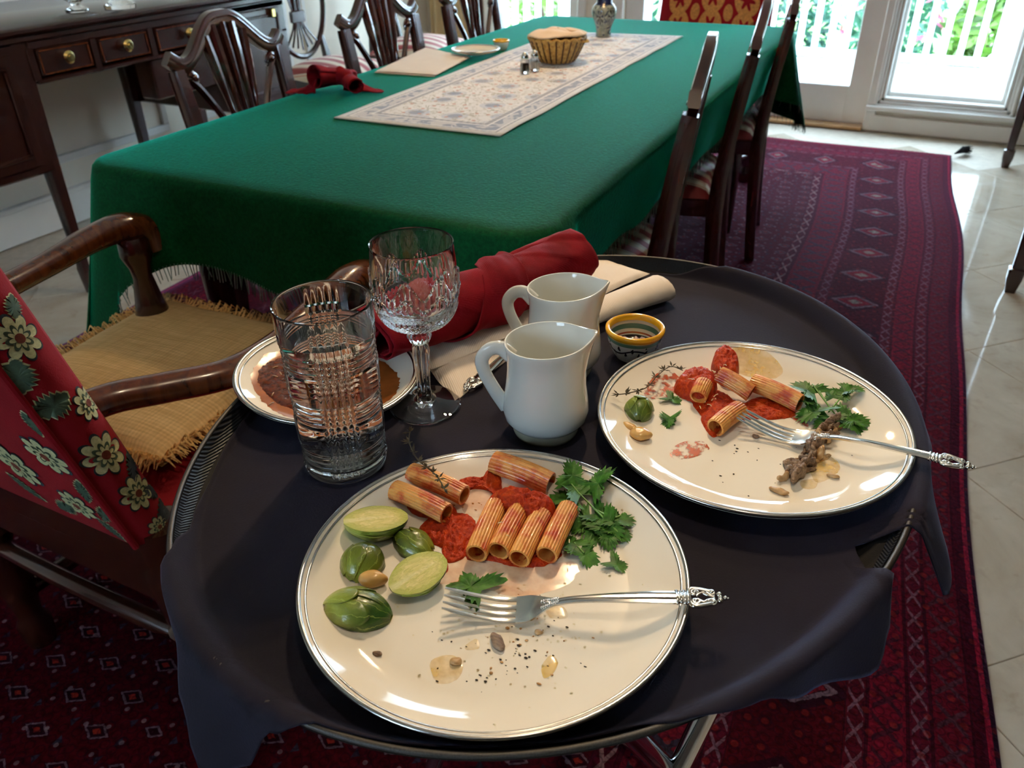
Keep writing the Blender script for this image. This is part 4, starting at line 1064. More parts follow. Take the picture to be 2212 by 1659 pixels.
# extent of the cloth past the tray rim (metres; negative = hem lies inside the tray), by ellipse angle in degrees
EXT = [(0, .02), (3, .095), (6, .09), (10, .07), (18, .055), (30, .045), (50, .04), (70, .03), (84, .012), (90, -.004), (100, -.016), (120, -.020), (150, -.02), (180, -.02), (205, -.013), (212, -.014), (222, -.016), (233, -.013), (239, -.004), (243, .007), (248, .012), (254, .018), (260, .045), (265, .088), (269, .07), (274, .02), (279, -.002), (285, -.004), (300, -.012), (312, -.010), (318, .002), (326, .013), (333, .034), (342, .05), (346, .035), (349.5, .01), (351.5, -.016), (355, -.03), (357.5, -.02), (360, .02)]
def ext(d_):
    d_ = d_ % 360
    for (a, e), (b_, f) in zip(EXT[:-1], EXT[1:]):
        if a <= d_ <= b_: return lerp(e, f, smooth01((d_ - a) / (b_ - a)))
CZ = TRZ + .0075
def cloth_pos(th, s):
    """s metres measured from the rim along the cloth, negative towards the centre"""
    wr = .0012 * nz(math.cos(th) * 3, math.sin(th) * 3, s * 8)
    if s <= -.020: p = ell(th, s) ; return Vector((p.x, p.y, CZ + wr))
    if s <= 0: t = (s + .020) / .020; p = ell(th, s); return Vector((p.x, p.y, lerp(CZ + wr * (1 - t), RIMZ + .004, smooth01(t) ** .9)))
    if s <= .012: a = s / .012 * PI / 2; p = ell(th, .007 * math.sin(a)); return Vector((p.x, p.y, RIMZ + .004 - .004 * (1 - math.cos(a))))
    dn = s - .012; fold = .010 * math.sin(th * 17) * min(1, dn / .06)
    p = ell(th, .007 + .32 * dn + fold); return Vector((p.x, p.y, RIMZ + .0 - dn * .94))
NTH = 288; rows = 46; b = MB(); vs_ = []; fs = []
vs_.append((TC.x, TC.y, CZ))
for i in range(NTH):
    th = 2 * PI * i / NTH; e = ext(math.degrees(th))
    for r_ in range(1, rows + 1):
        q = r_ / rows
        # first third of the rows goes from the centre to -.05, the rest over the rim
        if q < .35:
            k = q / .35; rad = (1 - k); c0 = ell(th, -.055); p = TC.lerp(c0, k); z = CZ + .0008 * nz(p.x * 14, p.y * 14, 2); vs_.append((p.x, p.y, z))
        else:
            s = lerp(-.055, e, (q - .35) / .65); p = cloth_pos(th, s); vs_.append(tuple(p))
for i in range(NTH):
    j = (i + 1) % NTH
    fs.append((0, 1 + i * rows, 1 + j * rows))
    for r_ in range(rows - 1): fs.append((1 + i * rows + r_, 1 + i * rows + r_ + 1, 1 + j * rows + r_ + 1, 1 + j * rows + r_))
b.add(vs_, fs)
nc = thing('tray_cloth', 'navy blue cotton cloth spread over the serving tray', 'cloth', (TC.x, TC.y, CZ))
solid(part('cloth', b, M_NAVY, nc, 180, world=True), .0012, 0)
hm = MB()
for (a0, a1) in ((206, 272), (318, 347), (10, 84)):
    hm.tube([tuple(cloth_pos(R(a_), ext(a_) - .008) + Vector((0, 0, .0012))) for a_ in [lerp(a0, a1, i / 60) for i in range(61)]], .0009, 5)
part('hem', hm, M_NAVY, nc)
SURF = CZ + .0012                                         # level things stand on

# ================================================================== crockery and glass on the tray
NP = Vector((-.2075, .3635, SURF)); FP = Vector((-.086, .6335, SURF)); SP = Vector((-.487, .530, SURF + .0075)); SROT = (0, R(4), 0)
PR_, PH = .1385, .0215
plate('dinner_plate', 'cream dinner plate nearest the camera with rigatoni and sprouts', PR_, PH, NP, group='dinner plates on the tray')
plate('dinner_plate', 'cream dinner plate right of the creamers with meat scraps', PR_, PH, FP, group='dinner plates on the tray')
plate('saucer', 'small cream plate holding brown sauce behind the water tumbler', .092, .016, SP, rot=SROT)
def psurf(c, x, y, r=PR_, h=PH):
    d_ = math.hypot(x - c.x, y - c.y); f = r * .7
    return c.z + h * .27 + (h * .70 * (min(1, max(0, (d_ - f) / (r - .003 - f)))) ** 1.55 if d_ > f else 0)
PZ = SURF + PH * .27

# ---- tumbler
tc = Vector((-.3955, .4365, SURF))
tm = thing('water_tumbler', 'tall cut-crystal tumbler of water left of the near plate', 'glass', tc)
def tumb(r, z, a):
    if not (.012 < z < .140): return (r, z)
    ph = ((a + R(93)) * 2 / PI) % 1.0 - .5            # four columns
    inV = abs(ph) < .235; dv = 0
    hb = [(.014, .034), (.060, .082), (.108, .128)]
    inH = any(p < z < q for p, q in hb)
    dh = 0
    if inH: dh = .0016 * abs(math.sin(z * PI / .0055))
    if inV: dv = .0016 * abs(math.sin((ph + .235) / .47 * PI * 5))
    if inH and inV: k = max(dh, dv) * 1.15
    elif inH: k = dh * .75
    elif inV: k = dv
    else: k = .0
    return (r - k, z)
prof = [(0, 0.0008), (.026, 0), (.032, .001), (.0352, .004), (.0365, .009)]
prof += [(lerp(.0368, .0398, k / 110), lerp(.011, .1595, k / 110)) for k in range(111)]
prof += [(.0393, .1605), (.0384, .1600)] + [(lerp(.0381, .0335, k / 12), lerp(.157, .016, k / 12)) for k in range(13)] + [(.031, .0125), (0, .0118)]
part('crystal', MB().lathe(prof, 288, fn=lambda r, z, a: tumb(r, z, a) if r > .0362 and z < .1595 else (r, z)), M_GLASS, tm, 28)
WL = .134
part('water', MB().lathe([(0, .0112)] + [(.0312, .0120)] + [(lerp(.0337, .0381, (k / 10)) + .0003, lerp(.0155, .157, k / 10)) for k in range(11) if lerp(.0155, .157, k / 10) < WL - .002] + [(lerp(.0337, .0381, (WL - .0155) / .1415) + .0003, WL), (.030, WL - .0004), (0, WL - .0004)], 64), M_WATER, tm, 50)
# ---- goblet
gc = Vector((-.382, .546, SURF))
gb = thing('crystal_goblet', 'cut-crystal stemmed goblet, empty, behind the tumbler', 'glass', gc)
def gob(r, z, a):
    if not (.084 < z < .139) or r < .02: return (r, z)
    ph = (a * 4 / PI) % 1.0 - .5                      # eight panels
    zs = .137 - .016 * (1 - math.cos(ph * 2 * PI)) / 2 * 1.0
    if z > zs: return (r, z)
    d_ = .0012
    if z > .112: d_ += .0009 * abs(math.sin(ph * PI * 6)) * (1 if abs(ph) > .12 else 1.6)
    elif z > .104: d_ += .0004
    else: d_ += .0011 * abs(math.sin(a * 24 + z * 700)) * abs(math.sin(a * 24 - z * 700))
    if abs(z - .116 - .006 * math.cos(ph * 2 * PI)) < .0014: d_ += .0010
    return (r + d_, z)
go = [(0, .0015), (.030, .0006), (.0345, 0), (.0352, .0012), (.034, .0022), (.022, .0045), (.011, .0085), (.0075, .013), (.0062, .02), (.0072, .04), (.0082, .056), (.0078, .063), (.0068, .0655), (.0095, .068), (.0112, .072), (.0108, .0765), (.0085, .080), (.0095, .082), (.016, .0845)]
go += [(.016 + (.0375 - .016) * math.sin(k / 24 * PI / 2) ** .9, .0845 + .028 * (1 - math.cos(k / 24 * PI / 2))) for k in range(1, 25)]
go += [(.0375 + .001 * math.sin(k / 40 * PI), lerp(.1125, .157, k / 40)) for k in range(1, 41)]
go += [(.0372, .1582), (.0362, .1575)] + [(.0360, lerp(.156, .115, k / 6)) for k in range(7)] + [(.0360 * math.cos(k / 12 * PI / 2) ** .85, .115 - .025 * math.sin(k / 12 * PI / 2)) for k in range(1, 12)] + [(0, .0895)]
def gobfn(r, z, a):
    if r > .012 and .084 < z: return gob(r, z, a)
    if .014 < z < .064 and r < .009: return (r * (1 + .10 * math.cos(a * 6)), z)
    if .066 < z < .079: return (r * (1 + .05 * math.cos(a * 10)), z)
    return (r, z)
GOIN = set(go[-18:])
full = MB().lathe(go, 240, fn=lambda r, z, a: (r, z) if (r, z) in GOIN else gobfn(r, z, a))
full.xf(Matrix.Diagonal((1.0, 1.0, 1.085, 1))); part('crystal', full, M_GLASS, gb, 28)

# ---- two creamers
def creamer(lab, loc, rz, s=1.0):
    """spout towards +x, handle towards -x"""
    t = thing('creamer', lab, 'jug', loc, rz, 'white porcelain creamers')
    HT = .094
    outer = [(.029, 0), (.030, .002), (.0305, .010), (.0345, .0125), (.0385, .018), (.0398, .026), (.0385, .037), (.0365, .052), (.0348, .066), (.0343, .078), (.0350, .088), (.0365, HT)]
    inner = [(.0342, HT), (.0324, .088), (.0317, .078), (.0322, .066), (.0338, .052), (.0358, .037), (.036, .027), (.033, .02), (.02, .017), (0, .0165)]
    prof_ = [(0, .003), (.024, .003), (.026, 0)] + [(r, z) for r, z in outer] + [(.0360, HT + .0012), (.0348, HT + .0012)] + inner
    def fn(r, z, a):
        d_ = math.atan2(math.sin(a), math.cos(a)); k = smooth01((z - .050) / (HT - .050))
        sp = math.exp(-(abs(d_) / .34) ** 1.4) * k ** 1.6
        rr = r * (1 + .03 * k * math.cos(2 * a)) + .0075 * sp; zz = z + .007 * sp * k + .002 * k * math.cos(a)
        return (rr, zz)
    part('jug_body', MB().lathe(prof_, 96, fn=fn).xf(Matrix.Scale(s, 4)), M_PORC, t, 50)
    hp = bez([(-.031, 0, .078), (-.040, 0, .086), (-.050, 0, .085), (-.0575, 0, .075), (-.056, 0, .062), (-.048, 0, .044), (-.040, 0, .030), (-.036, 0, .024)], 6)
    part('handle', MB().tube(hp, [.0062 - .0012 * math.sin(i / len(hp) * PI) for i in range(len(hp))], 12, up=(0, 1, 0), sect=[(math.cos(a) * 1.25, math.sin(a) * .8) for a in [2 * PI * k / 12 for k in range(12)]]).xf(Matrix.Scale(s, 4)), M_PORC, t, 180)
    part('foot', MB().lathe([(.0255, .0), (.0262, -.0002), (.0296, -.0002), (.0308, .003), (.0306, .0095), (.029, .011)], 64).xf(Matrix.Scale(s, 4)), pm('glazed_foot', L(176, 172, 152), .25, .08, 20), t, 180)
    return t
creamer('white porcelain creamer in front, nearer the dinner plates', Vector((-.258, .561, SURF + .0004)), R(24))
creamer('white porcelain creamer behind, beside the yellow-rimmed bowl', Vector((-.288, .668, SURF + .0004)), R(16), 1.0)
# ---- ramekin with coarse salt
rk = Vector((-.231, .729, SURF)); ramekin('painted majolica bowl with yellow rim behind the far dinner plate', rk, 1, M_YEL)
M_SALT = pm('coarse_salt', L(196, 170, 168), .3, .15, 80, trans=.3)
sl = MB()
for k in range(26):
    a = random.uniform(0, 2 * PI); r = .016 * math.sqrt(random.random()); s = random.uniform(.0015, .0034)
    mx = Matrix.Translation(rk + Vector((r * math.cos(a), r * math.sin(a), .0095 + s))) @ Euler((random.random() * 3, random.random() * 3, random.random() * 3)).to_matrix().to_4x4()
    q = MB().bbox(-s, s, -s, s, -s, s, s * .25); q.xf(mx); sl.merge(q)
single('salt_crystals', sl, M_SALT, 'pinkish coarse salt crystals in the yellow-rimmed bowl', 'salt', smooth=0, kind='stuff')

# ================================================================== napkins and cutlery at the back of the tray
wn = thing('white_napkin', 'folded white twill napkin on the tray under the red napkin roll', 'napkin', (-.37, .74, SURF))
def slab(A, B, C, D, z0, th, seed, round_=.25):
    A, B, C, D = [Vector((*p, 0)) for p in (A, B, C, D)]
    def f(s, q):
        p = A.lerp(B, s).lerp(D.lerp(C, s), q); e = max(0, 1 - abs(2 * s - 1) ** 12) * max(0, 1 - abs(2 * q - 1) ** 12)
        return (p.x + .003 * nz(s * 2.5, q * 5, seed), p.y + .003 * nz(s * 5, q * 2.5, seed + 3), z0 + th * e ** .4 + .0022 * nz(s * 4, q * 6, seed + 9))
    b = MB().grid(f, 36, 36); b.grid(lambda s, q: (f(1 - s, q)[0], f(1 - s, q)[1], z0), 36, 36); return b
part('folded_layer', slab((-.478, .655), (-.358, .563), (-.335, .85), (-.43, .93), SURF + .0004, .0055, 1), M_TWILL, wn, 180, world=True)
part('folded_layer', slab((-.508, .652), (-.405, .598), (-.28, .925), (-.385, .958), SURF + .0068, .006, 5), M_TWILL, wn, 180, world=True)
b = MB().tube(bez([(-.335, .70, SURF + .011), (-.29, .80, SURF + .0125), (-.248, .878, SURF + .0135)], 8), [.009 + .0004 * i for i in range(17)], sect=[(math.cos(a) * 1.55, math.sin(a) * .95) for a in [2 * PI * k / 16 for k in range(16)]])
part('rolled_fold', b, M_TWILL, wn, 180, world=True)
# red roll
rn_ = thing('red_napkin', 'rolled dark red linen napkin lying on the white napkin behind the creamers', 'napkin', (-.40, .74, SURF + .013))
P0, P1 = Vector((-.458, .575, SURF + .042)), Vector((-.354, .848, SURF + .048)); axv = (P1 - P0).normalized(); sxv = axv.cross(Vector((0, 0, 1))).normalized(); szv = sxv.cross(axv)
def ledge(q, w=.05): q = q % 1.0; return smooth01(q / w) * (1 - smooth01((q - .62) / .3))
def rollf(s, t, r0=.029, r1=.0355, turns=1.55):
    """one sheet of cloth rolled up, its free edge running diagonally round the roll"""
    a = -s * turns * 2 * PI + 2.2 - t * .5; r = lerp(r0, r1, smooth01(t)) * (1 - .26 * s)
    tw = a / (2 * PI) + t * .85
    r *= 1 + .055 * math.cos(3 * a + 5 * t) + .05 * nz(math.cos(a) * 1.7, math.sin(a) * 1.7, t * 4)
    r += (.0048 * ledge(tw) - .0020 + .0022 * ledge(tw * 2 + .37, .08)) * (1 - smooth01((s - .6) / .2))
    r += .0010 * nz(a * 2.2, t * 16, 4)
    q = P0.lerp(P1, t) + sxv * (math.cos(a) * r * 1.14) + szv * (math.sin(a) * r * .88 * (1 - .12 * (1 - t))); return tuple(q)
solid(part('roll', MB().grid(rollf, 220, 70), M_REDLIN, rn_, 60, world=True), .0014, 0)
def wrapf(s, t):                                           # tail of the cloth folded diagonally across the roll
    a = lerp(-1.45, 2.4, s); c_ = .40 + .22 * s; w = .30 * (1 - .55 * s); tt = c_ + (t - .5) * w
    r = lerp(.029, .0355, smooth01(tt)) * (1.10 + .055 * math.cos(3 * a + 5 * tt)) + .0035 + .0022 * math.cos(t * 7 + s * 4) + .0012 * nz(s * 9, t * 6, 8)
    q = P0.lerp(P1, tt) + sxv * (math.cos(a) * r * 1.14) + szv * (math.sin(a) * r * .88 * (1 - .12 * (1 - tt))); return tuple(q)
solid(part('diagonal_wrap', MB().grid(wrapf, 70, 30), M_REDLIN, rn_, 60, world=True), .0022, 0)
def tip(s, t):                                             # flat corner spread towards the goblet
    x = lerp(-.455, -.505, s) + (t - .5) * .02; y = lerp(.61, .60, s) + (t - .5) * .10 * (1 - .8 * s); return (x, y, SURF + .018 + .034 * (1 - s) ** 1.6 * (1 - (2 * t - 1) ** 2) + .002 * nz(s * 5, t * 5, 3))
solid(part('loose_corner', MB().grid(tip, 20, 20), M_REDLIN, rn_, 60, world=True), .0016, 0)

# ---- cutlery
def prof_z(x):
    P = [(0, .0125), (.018, .0065), (.036, .0022), (.050, .0016), (.060, .0042), (.072, .0105), (.085, .0150), (.11, .0178), (.14, .0196), (.165, .0202), (.192, .0195)]
    for (a, z), (b_, y) in zip(P[:-1], P[1:]):
        if x <= b_: t = (x - a) / (b_ - a); return lerp(z, y, t)
    return P[-1][1]
ZX = [prof_z(i * .001) for i in range(200)]
for _ in range(40): ZX = [ZX[0]] + [(ZX[i - 1] + ZX[i] * 2 + ZX[i + 1]) / 4 for i in range(1, 199)] + [ZX[-1]]
def zf(x): i = min(198, max(0, int(x * 1000))); return lerp(ZX[i], ZX[i + 1], x * 1000 - i)
def handle_mesh():
    secs = []
    for i in range(40):
        x = lerp(.072, .158, i / 39); w = lerp(.0028, .0052, smooth01((x - .085) / .07)); z = zf(x)
        secs.append([(x, -w, z - .0006), (x, -w, z + .0008), (x, -w * .62, z + .0016), (x, -w * .42, z + .0009), (x, -w * .25, z + .0019), (x, w * .25, z + .0019), (x, w * .42, z + .0009), (x, w * .62, z + .0016), (x, w, z + .0008), (x, w, z - .0006), (x, 0, z - .0012)])
    return MB().loft(secs)
def finial_mesh():
    b = MB(); z0 = zf(.165)
    for k, w in ((.1585, .0056), (.1612, .0051), (.1636, .0057), (.1660, .0050)): b.tube([(k, -w, z0 + .0003), (k, w, z0 + .0003)], .0014, 8)
    b.bbox(.157, .168, -.0046, .0046, z0 - .001, z0 + .0012, .0005)
    for s in (-1, 1):
        out = bez([(.167, s * .0042, z0), (.1685, s * .0072, z0 + .0004), (.173, s * .0074, z0 + .0006), (.178, s * .0062, z0 + .0006), (.1815, s * .0052, z0 + .0006)], 6); b.tube(out, .0016, 8)
        def spiral(cx_, cy_, r, a0, turns, dirn, rad=.0013):
            b.tube([(cx_ + r * (1 - .75 * q) * math.cos(a0 + dirn * turns * 2 * PI * q), cy_ + r * (1 - .75 * q) * math.sin(a0 + dirn * turns * 2 * PI * q), z0 + .0008) for q in [i / 20 for i in range(21)]], [rad * (1 - .3 * i / 20) for i in range(21)], 6)
        spiral(.1705, s * .0036, .0028, 0 if s > 0 else 0, 1.2, s)
        spiral(.1815, s * .0046, .0030, PI, 1.2, s)
        b.sphere((.1705, s * .0034, z0 + .0012), .0014, 8, 6); b.sphere((.182, s * .0044, z0 + .0014), .0016, 8, 6); b.sphere((.1868, s * .0026, z0 + .0008), .0021, 10, 8)
        b.tube(bez([(.1715, s * .0012, z0 + .0004), (.1755, s * .0040, z0 + .0006), (.1790, s * .0022, z0 + .0006), (.1835, s * .0008, z0 + .0006)], 6), .0011, 6)
    b.sphere((.1870, 0, z0 + .0010), .0016, 8, 6); b.sphere((.1905, 0, z0 + .0006), .0017, 8, 6); b.sphere((.1925, 0, z0 + .0004), .0009, 8, 6)
    return b
def fork_head():
    b = MB(); tw, gap = .00365, .0029; tot = 4 * tw + 3 * gap
    for k in range(4):
        yc = -tot / 2 + tw / 2 + k * (tw + gap); secs = []
        for i in range(16):
            x = lerp(.0, .054, i / 15); w = tw / 2 * lerp(.45, 1, smooth01(i / 3)); z = zf(x) + (.0007 if abs(k - 1.5) > 1 else 0); h = lerp(.0007, .0012, i / 15); y = yc * lerp(.93, 1, i / 15)
            secs.append([(x, y - w, z), (x, y + w, z), (x, y + w, z + h), (x, y, z + h + .0004), (x, y - w, z + h)])
        b.loft(secs)
    secs = []
    for i in range(22):
        x = lerp(.050, .078, i / 21); t = i / 21; w = lerp(tot / 2, .0031, smooth01((t - .25) / .75)); z = zf(x); row = []
        for k in range(9): q = -1 + k / 4; row.append((x, q * w, z + .0010 * q * q * (1 - t)))
        for k in range(9): q = 1 - k / 4; row.append((x, q * w, z + .0015 + .0010 * q * q * (1 - t)))
        secs.append(row)
    b.loft(secs); return b
def neck_mesh():
    b = MB()
    for k in range(9):
        x = .0675 + k * .0014; w = lerp(.0045, .0022, k / 8)
        for s in (-1, 1): b.sphere((x, s * w * .6, zf(x) + .0018), (.0011, .0012, .0009), 8, 6)
    b.sphere((.072, 0, zf(.072) + .002), (.004, .001, .0008), 8, 6); return b
def fork(lab, tip, end, z, pitch=0.0):
    v = Vector((end[0] - tip[0], end[1] - tip[1])); rz = math.atan2(v.y, v.x)
    t = thing('dinner_fork', lab, 'fork', (tip[0], tip[1], z), group='silver dinner forks', rot=(0, pitch, rz))
    part('tines', fork_head(), M_SILVER, t, 40); part('handle', handle_mesh(), M_SILVER, t, 35); part('ornate_finial', finial_mesh(), M_SILVER, t, 180); part('chased_neck', neck_mesh(), M_SILVER, t, 180)
    return t
a_, b_ = at(958, 1297, PZ + .012), at(1552, 1293, PZ + .021)
fork('ornate silver dinner fork lying across the near dinner plate', a_, b_, PZ + .0008)
a_, b_ = at(1597, 893, PZ + .014), at(2090, 1008, PZ + .021)
fork('ornate silver dinner fork lying across the far dinner plate', a_, b_, PZ + .0012)
# knife whose handle shows beside the white napkin
a_, b_ = at(1003, 846, SURF + .004), at(1095, 762, SURF + .004)
vv = (b_ - a_); rz = math.atan2(-vv.y, -vv.x)
kf = thing('table_knife', 'ornate silver knife handle poking out from the white napkin by the goblet', 'knife', (a_.x + math.cos(rz) * -.1925, a_.y + math.sin(rz) * -.1925, SURF + .0004), rz)
def flat(mb): mb.v = [(x, y, z - zf(x) + .0035) for x, y, z in mb.v]; return mb
part('handle', flat(handle_mesh()), M_SILVER, kf, 35); part('ornate_finial', flat(finial_mesh()), M_SILVER, kf, 180)

# ================================================================== food
m, nt, bs = newmat('sauced_rigatoni')
vec = coords(nt); oi = nt.nodes.new('ShaderNodeObjectInfo')
vm = nt.nodes.new('ShaderNodeVectorMath'); vm.operation = 'ADD'; nt.links.new(vec, vm.inputs[0])
cb = nt.nodes.new('ShaderNodeCombineXYZ'); nt.links.new(oi.outputs['Random'], cb.inputs[0]); nt.links.new(oi.outputs['Random'], cb.inputs[2]); nt.links.new(cb.outputs[0], vm.inputs[1])
n1 = noise_tex(nt, vm.outputs[0], 70, 4, .6); n2 = noise_tex(nt, vm.outputs[0], 260, 2)
c = mix(nt, n2, L(212, 140, 62), L(226, 164, 84)); c = mix(nt, n1.ramp(.44, .60), c, L(190, 78, 22)); c = mix(nt, n1.ramp(.60, .68), c, L(172, 50, 8))
nt.links.new(c, bs.inputs['Base Color']); setp(bs, rough=.38, sss=.08, coat=.2); bs.inputs['Subsurface Radius'].default_value = (.004, .002, .001)
bump(nt, bs, n1, .3, .001)
M_PASTA = m
m, nt, bs = newmat('tomato_sauce')
vec = coords(nt); n1 = noise_tex(nt, vec, 220, 4, .65); n2 = noise_tex(nt, vec, 60, 3)
c = mix(nt, n1.ramp(.35, .65), L(150, 30, 2), L(196, 62, 6)); c = mix(nt, n2.ramp(.55, .75) * .5, c, L(210, 90, 14)); nt.links.new(c, bs.inputs['Base Color']); setp(bs, rough=.42, spec=.2); bump(nt, bs, n1, .8, .003)
M_SAUCE = m
m, nt, bs = newmat('brown_sauce')
vec = coords(nt); n1 = noise_tex(nt, vec, 160, 4, .65)
n0 = noise_tex(nt, vec, 26, 3); X, Y, Z = xyz(nt, vec)
c = mix(nt, n1.ramp(.35, .65), L(60, 22, 6), L(104, 44, 12)); c = mix(nt, n0.ramp(.5, .7) * .4, c, L(112, 54, 18)); nt.links.new(c, bs.inputs['Base Color']); setp(bs, rough=.25, spec=.4, coat=.2, coatr=.05); bump(nt, bs, n1, .5, .002)
M_BROWN = m
M_CARAMEL = pm('thin_brown_sauce', L(156, 88, 38), .2, .2, 60, coat=.4)
def film(name, c, a, sc=60, lo=.4, hi=.6, rough=.12):
    m, nt, bs = newmat(name); vec = coords(nt); n = noise_tex(nt, vec, sc, 4, .6)
    nt.links.new(mix(nt, n, c, scale_c(c, 1.15)), bs.inputs['Base Color']); nt.links.new((n.ramp(lo, hi) * a).k, bs.inputs['Alpha']); setp(bs, rough=rough); return m
M_OIL = film('orange_oil_film', L(232, 140, 50), .42, 60, .30, .72)
M_YOIL = film('yellow_oil_film', L(226, 184, 70), .5, 40, .30, .62)
M_SMEAR = film('tomato_smear', L(186, 74, 24), .85, 110, .46, .56, .3)

def tri_ring(outline, zc, h, edge, n=14, seed=0, zsurf=None, rough=.75, sc=260):
    """domed blob inside a star-shaped outline of world xy points"""
    O = bez([(p[0], p[1], 0) for p in outline], 10, True); c = Vector((sum(p.x for p in O) / len(O), sum(p.y for p in O) / len(O), 0)); N = len(O)
    b = MB(); vs_ = []; fs = []; zs = zsurf or (lambda x, y: zc)
    vs_.append((c.x, c.y, zs(c.x, c.y) + h))
    for r_ in range(1, n + 1):
        t = r_ / n
        for p in O:
            q = c.lerp(p, t * (1 + .04 * nz(p.x * 300, p.y * 300, seed))); e = (1 - t ** 4) ** .6
            vs_.append((q.x, q.y, zs(q.x, q.y) + .0002 + h * e * (1 + rough * (.0045 / max(h, .0045)) * (nz(q.x * sc, q.y * sc, seed) + .5 * nz(q.x * sc * 2.7, q.y * sc * 2.7, seed + 2))) ))
    for j in range(N): fs.append((0, 1 + j, 1 + (j + 1) % N))
    for r_ in range(n - 1):
        for j in range(N): k = (j + 1) % N; fs.append((1 + r_ * N + j, 1 + (r_ + 1) * N + j, 1 + (r_ + 1) * N + k, 1 + r_ * N + k))
    return b.add(vs_, fs)
def pxs(pts, z): return [tuple(at(u, v, z)[:2]) for u, v in pts]
nsurf = lambda x, y: psurf(NP, x, y); fsurf = lambda x, y: psurf(FP, x, y); ssurf = lambda x, y: psurf(SP, x, y, .092, .016)

# ---- sauces on the near plate
sauces = [([(905, 1145), (930, 1118), (975, 1108), (1015, 1115), (1030, 1140), (1012, 1175), (985, 1205), (955, 1185), (920, 1170)], .0045, 1),
          ([(980, 1055), (1010, 1042), (1045, 1040), (1068, 1020), (1085, 1050), (1075, 1075), (1055, 1062), (1020, 1060), (990, 1075)], .003, 2),
          ([(1055, 1080), (1080, 1062), (1110, 1090), (1105, 1120), (1075, 1140), (1050, 1130)], .005, 3),
          ([(1140, 1080), (1165, 1065), (1195, 1085), (1190, 1110), (1160, 1118)], .004, 4),
          ([(1000, 1165), (1040, 1140), (1090, 1150), (1150, 1150), (1200, 1160), (1215, 1195), (1180, 1222), (1120, 1226), (1060, 1212), (1010, 1208)], .003, 5),
          ([(1062, 1088), (1100, 1078), (1150, 1088), (1200, 1105), (1192, 1132), (1155, 1150), (1112, 1132), (1074, 1118)], .0205, 6),
          ([(880, 1095), (925, 1080), (975, 1090), (985, 1115), (940, 1120), (900, 1115)], .004, 7),
          ([(955, 1185), (985, 1180), (1005, 1200), (990, 1212), (965, 1215)], .002, 8), ([(953, 1222), (966, 1216), (968, 1232), (958, 1240)], .0012, 9)]
b = MB()
for o_, h_, sd_ in sauces: b.merge(tri_ring(pxs(o_, PZ), PZ, h_, .004, seed=sd_, zsurf=nsurf))
single('tomato_sauce', b, M_SAUCE, 'chunky red tomato sauce under the rigatoni on the near plate', 'sauce', smooth=180, kind='stuff')
b = MB()
for o_, sd_ in (([(1000, 1075), (1060, 1045), (1120, 1060), (1150, 1090), (1100, 1110), (1050, 1120), (1005, 1110)], 1), ([(940, 1220), (1020, 1205), (1130, 1225), (1240, 1215), (1230, 1260), (1120, 1290), (1010, 1260), (950, 1260)], 2)):
    b.merge(tri_ring(pxs(o_, PZ), PZ, .0002, .004, seed=sd_, zsurf=nsurf, rough=0))
single('oil_film', b, M_OIL, 'orange oily smear around the pasta on the near plate', 'smear', smooth=180, kind='stuff')
b = MB()
for o_, sd_ in (([(930, 1430), (975, 1415), (1000, 1440), (985, 1470), (945, 1475)], 3), ([(1170, 1440), (1190, 1415), (1205, 1430), (1195, 1455), (1175, 1465)], 4), ([(1005, 1395), (1030, 1380), (1035, 1400), (1010, 1405)], 5), ([(1180, 1315), (1215, 1310), (1225, 1335), (1190, 1335)], 6)):
    b.merge(tri_ring(pxs(o_, PZ), PZ, .0003, .004, seed=sd_, zsurf=nsurf, rough=0))
single('oil_drops', b, M_YOIL, 'yellow oil drops near the bottom of the near plate', 'smear', smooth=180, kind='stuff')

# ---- rigatoni
def riga_mesh(L_=.046, ro=.0082, bend=.0015):
    n = 72; b = MB(); prof = []
    secs = []
    def ringp(x, r, rid):
        return [(x, (r + (.00035 * math.cos(24 * a) if rid else 0)) * math.cos(a), (r + (.00035 * math.cos(24 * a) if rid else 0)) * math.sin(a) + bend * (1 - (2 * x / L_) ** 2)) for a in [2 * PI * k / n for k in range(n)]]
    xs = [-L_ / 2 + L_ * i / 10 for i in range(11)]
    for x in xs: secs.append(ringp(x, ro, True))
    for x in reversed(xs): secs.append(ringp(x, ro - .0017, False))
    secs.append(secs[0]); b.loft(secs, cap=False); return b
riga_me = None
def rigatoni(p, q, z, lab, plate_n, sc=1.0, roll_=0.0, ro=.0082):
    """axis between two pixels at height z (heights may differ)"""
    global riga_me
    A, B = at(*p, z[0]), at(*q, z[1]); c = (A + B) / 2; v = B - A; s = v.length / .046
    rot = Matrix.Rotation(math.atan2(v.y, v.x), 4, 'Z') @ Matrix.Rotation(-math.asin(v.z / v.length), 4, 'Y') @ Matrix.Rotation(roll_, 4, 'X')
    if riga_me is None: o = mesh_obj('rigatoni', riga_mesh(), M_PASTA, 50); riga_me = o.data
    else: o = bpy.data.objects.new('rigatoni', riga_me); col.objects.link(o)
    o.matrix_world = Matrix.Translation(c) @ rot @ Matrix.Diagonal((s, sc, sc, 1)); o.location = c; o.rotation_euler = rot.to_euler(); o.scale = (s, sc, sc)
    return tag(o, lab, 'pasta', 'rigatoni on the ' + plate_n + ' plate')
ZP = PZ + .0078; ZR = PZ + .0085
rigatoni((1066, 998), (1190, 1046), (ZR + .004, ZR), 'large rigatoni tube lying alone at the back of the near plate', 'near', 1.18)
rigatoni((1029, 1196), (1073, 1092), (ZR, ZR), 'leftmost of the four rigatoni in the row on the near plate', 'near')
rigatoni((1077, 1190), (1123, 1103), (ZR + .001, ZR + .001), 'second rigatoni from the left in the row on the near plate', 'near')
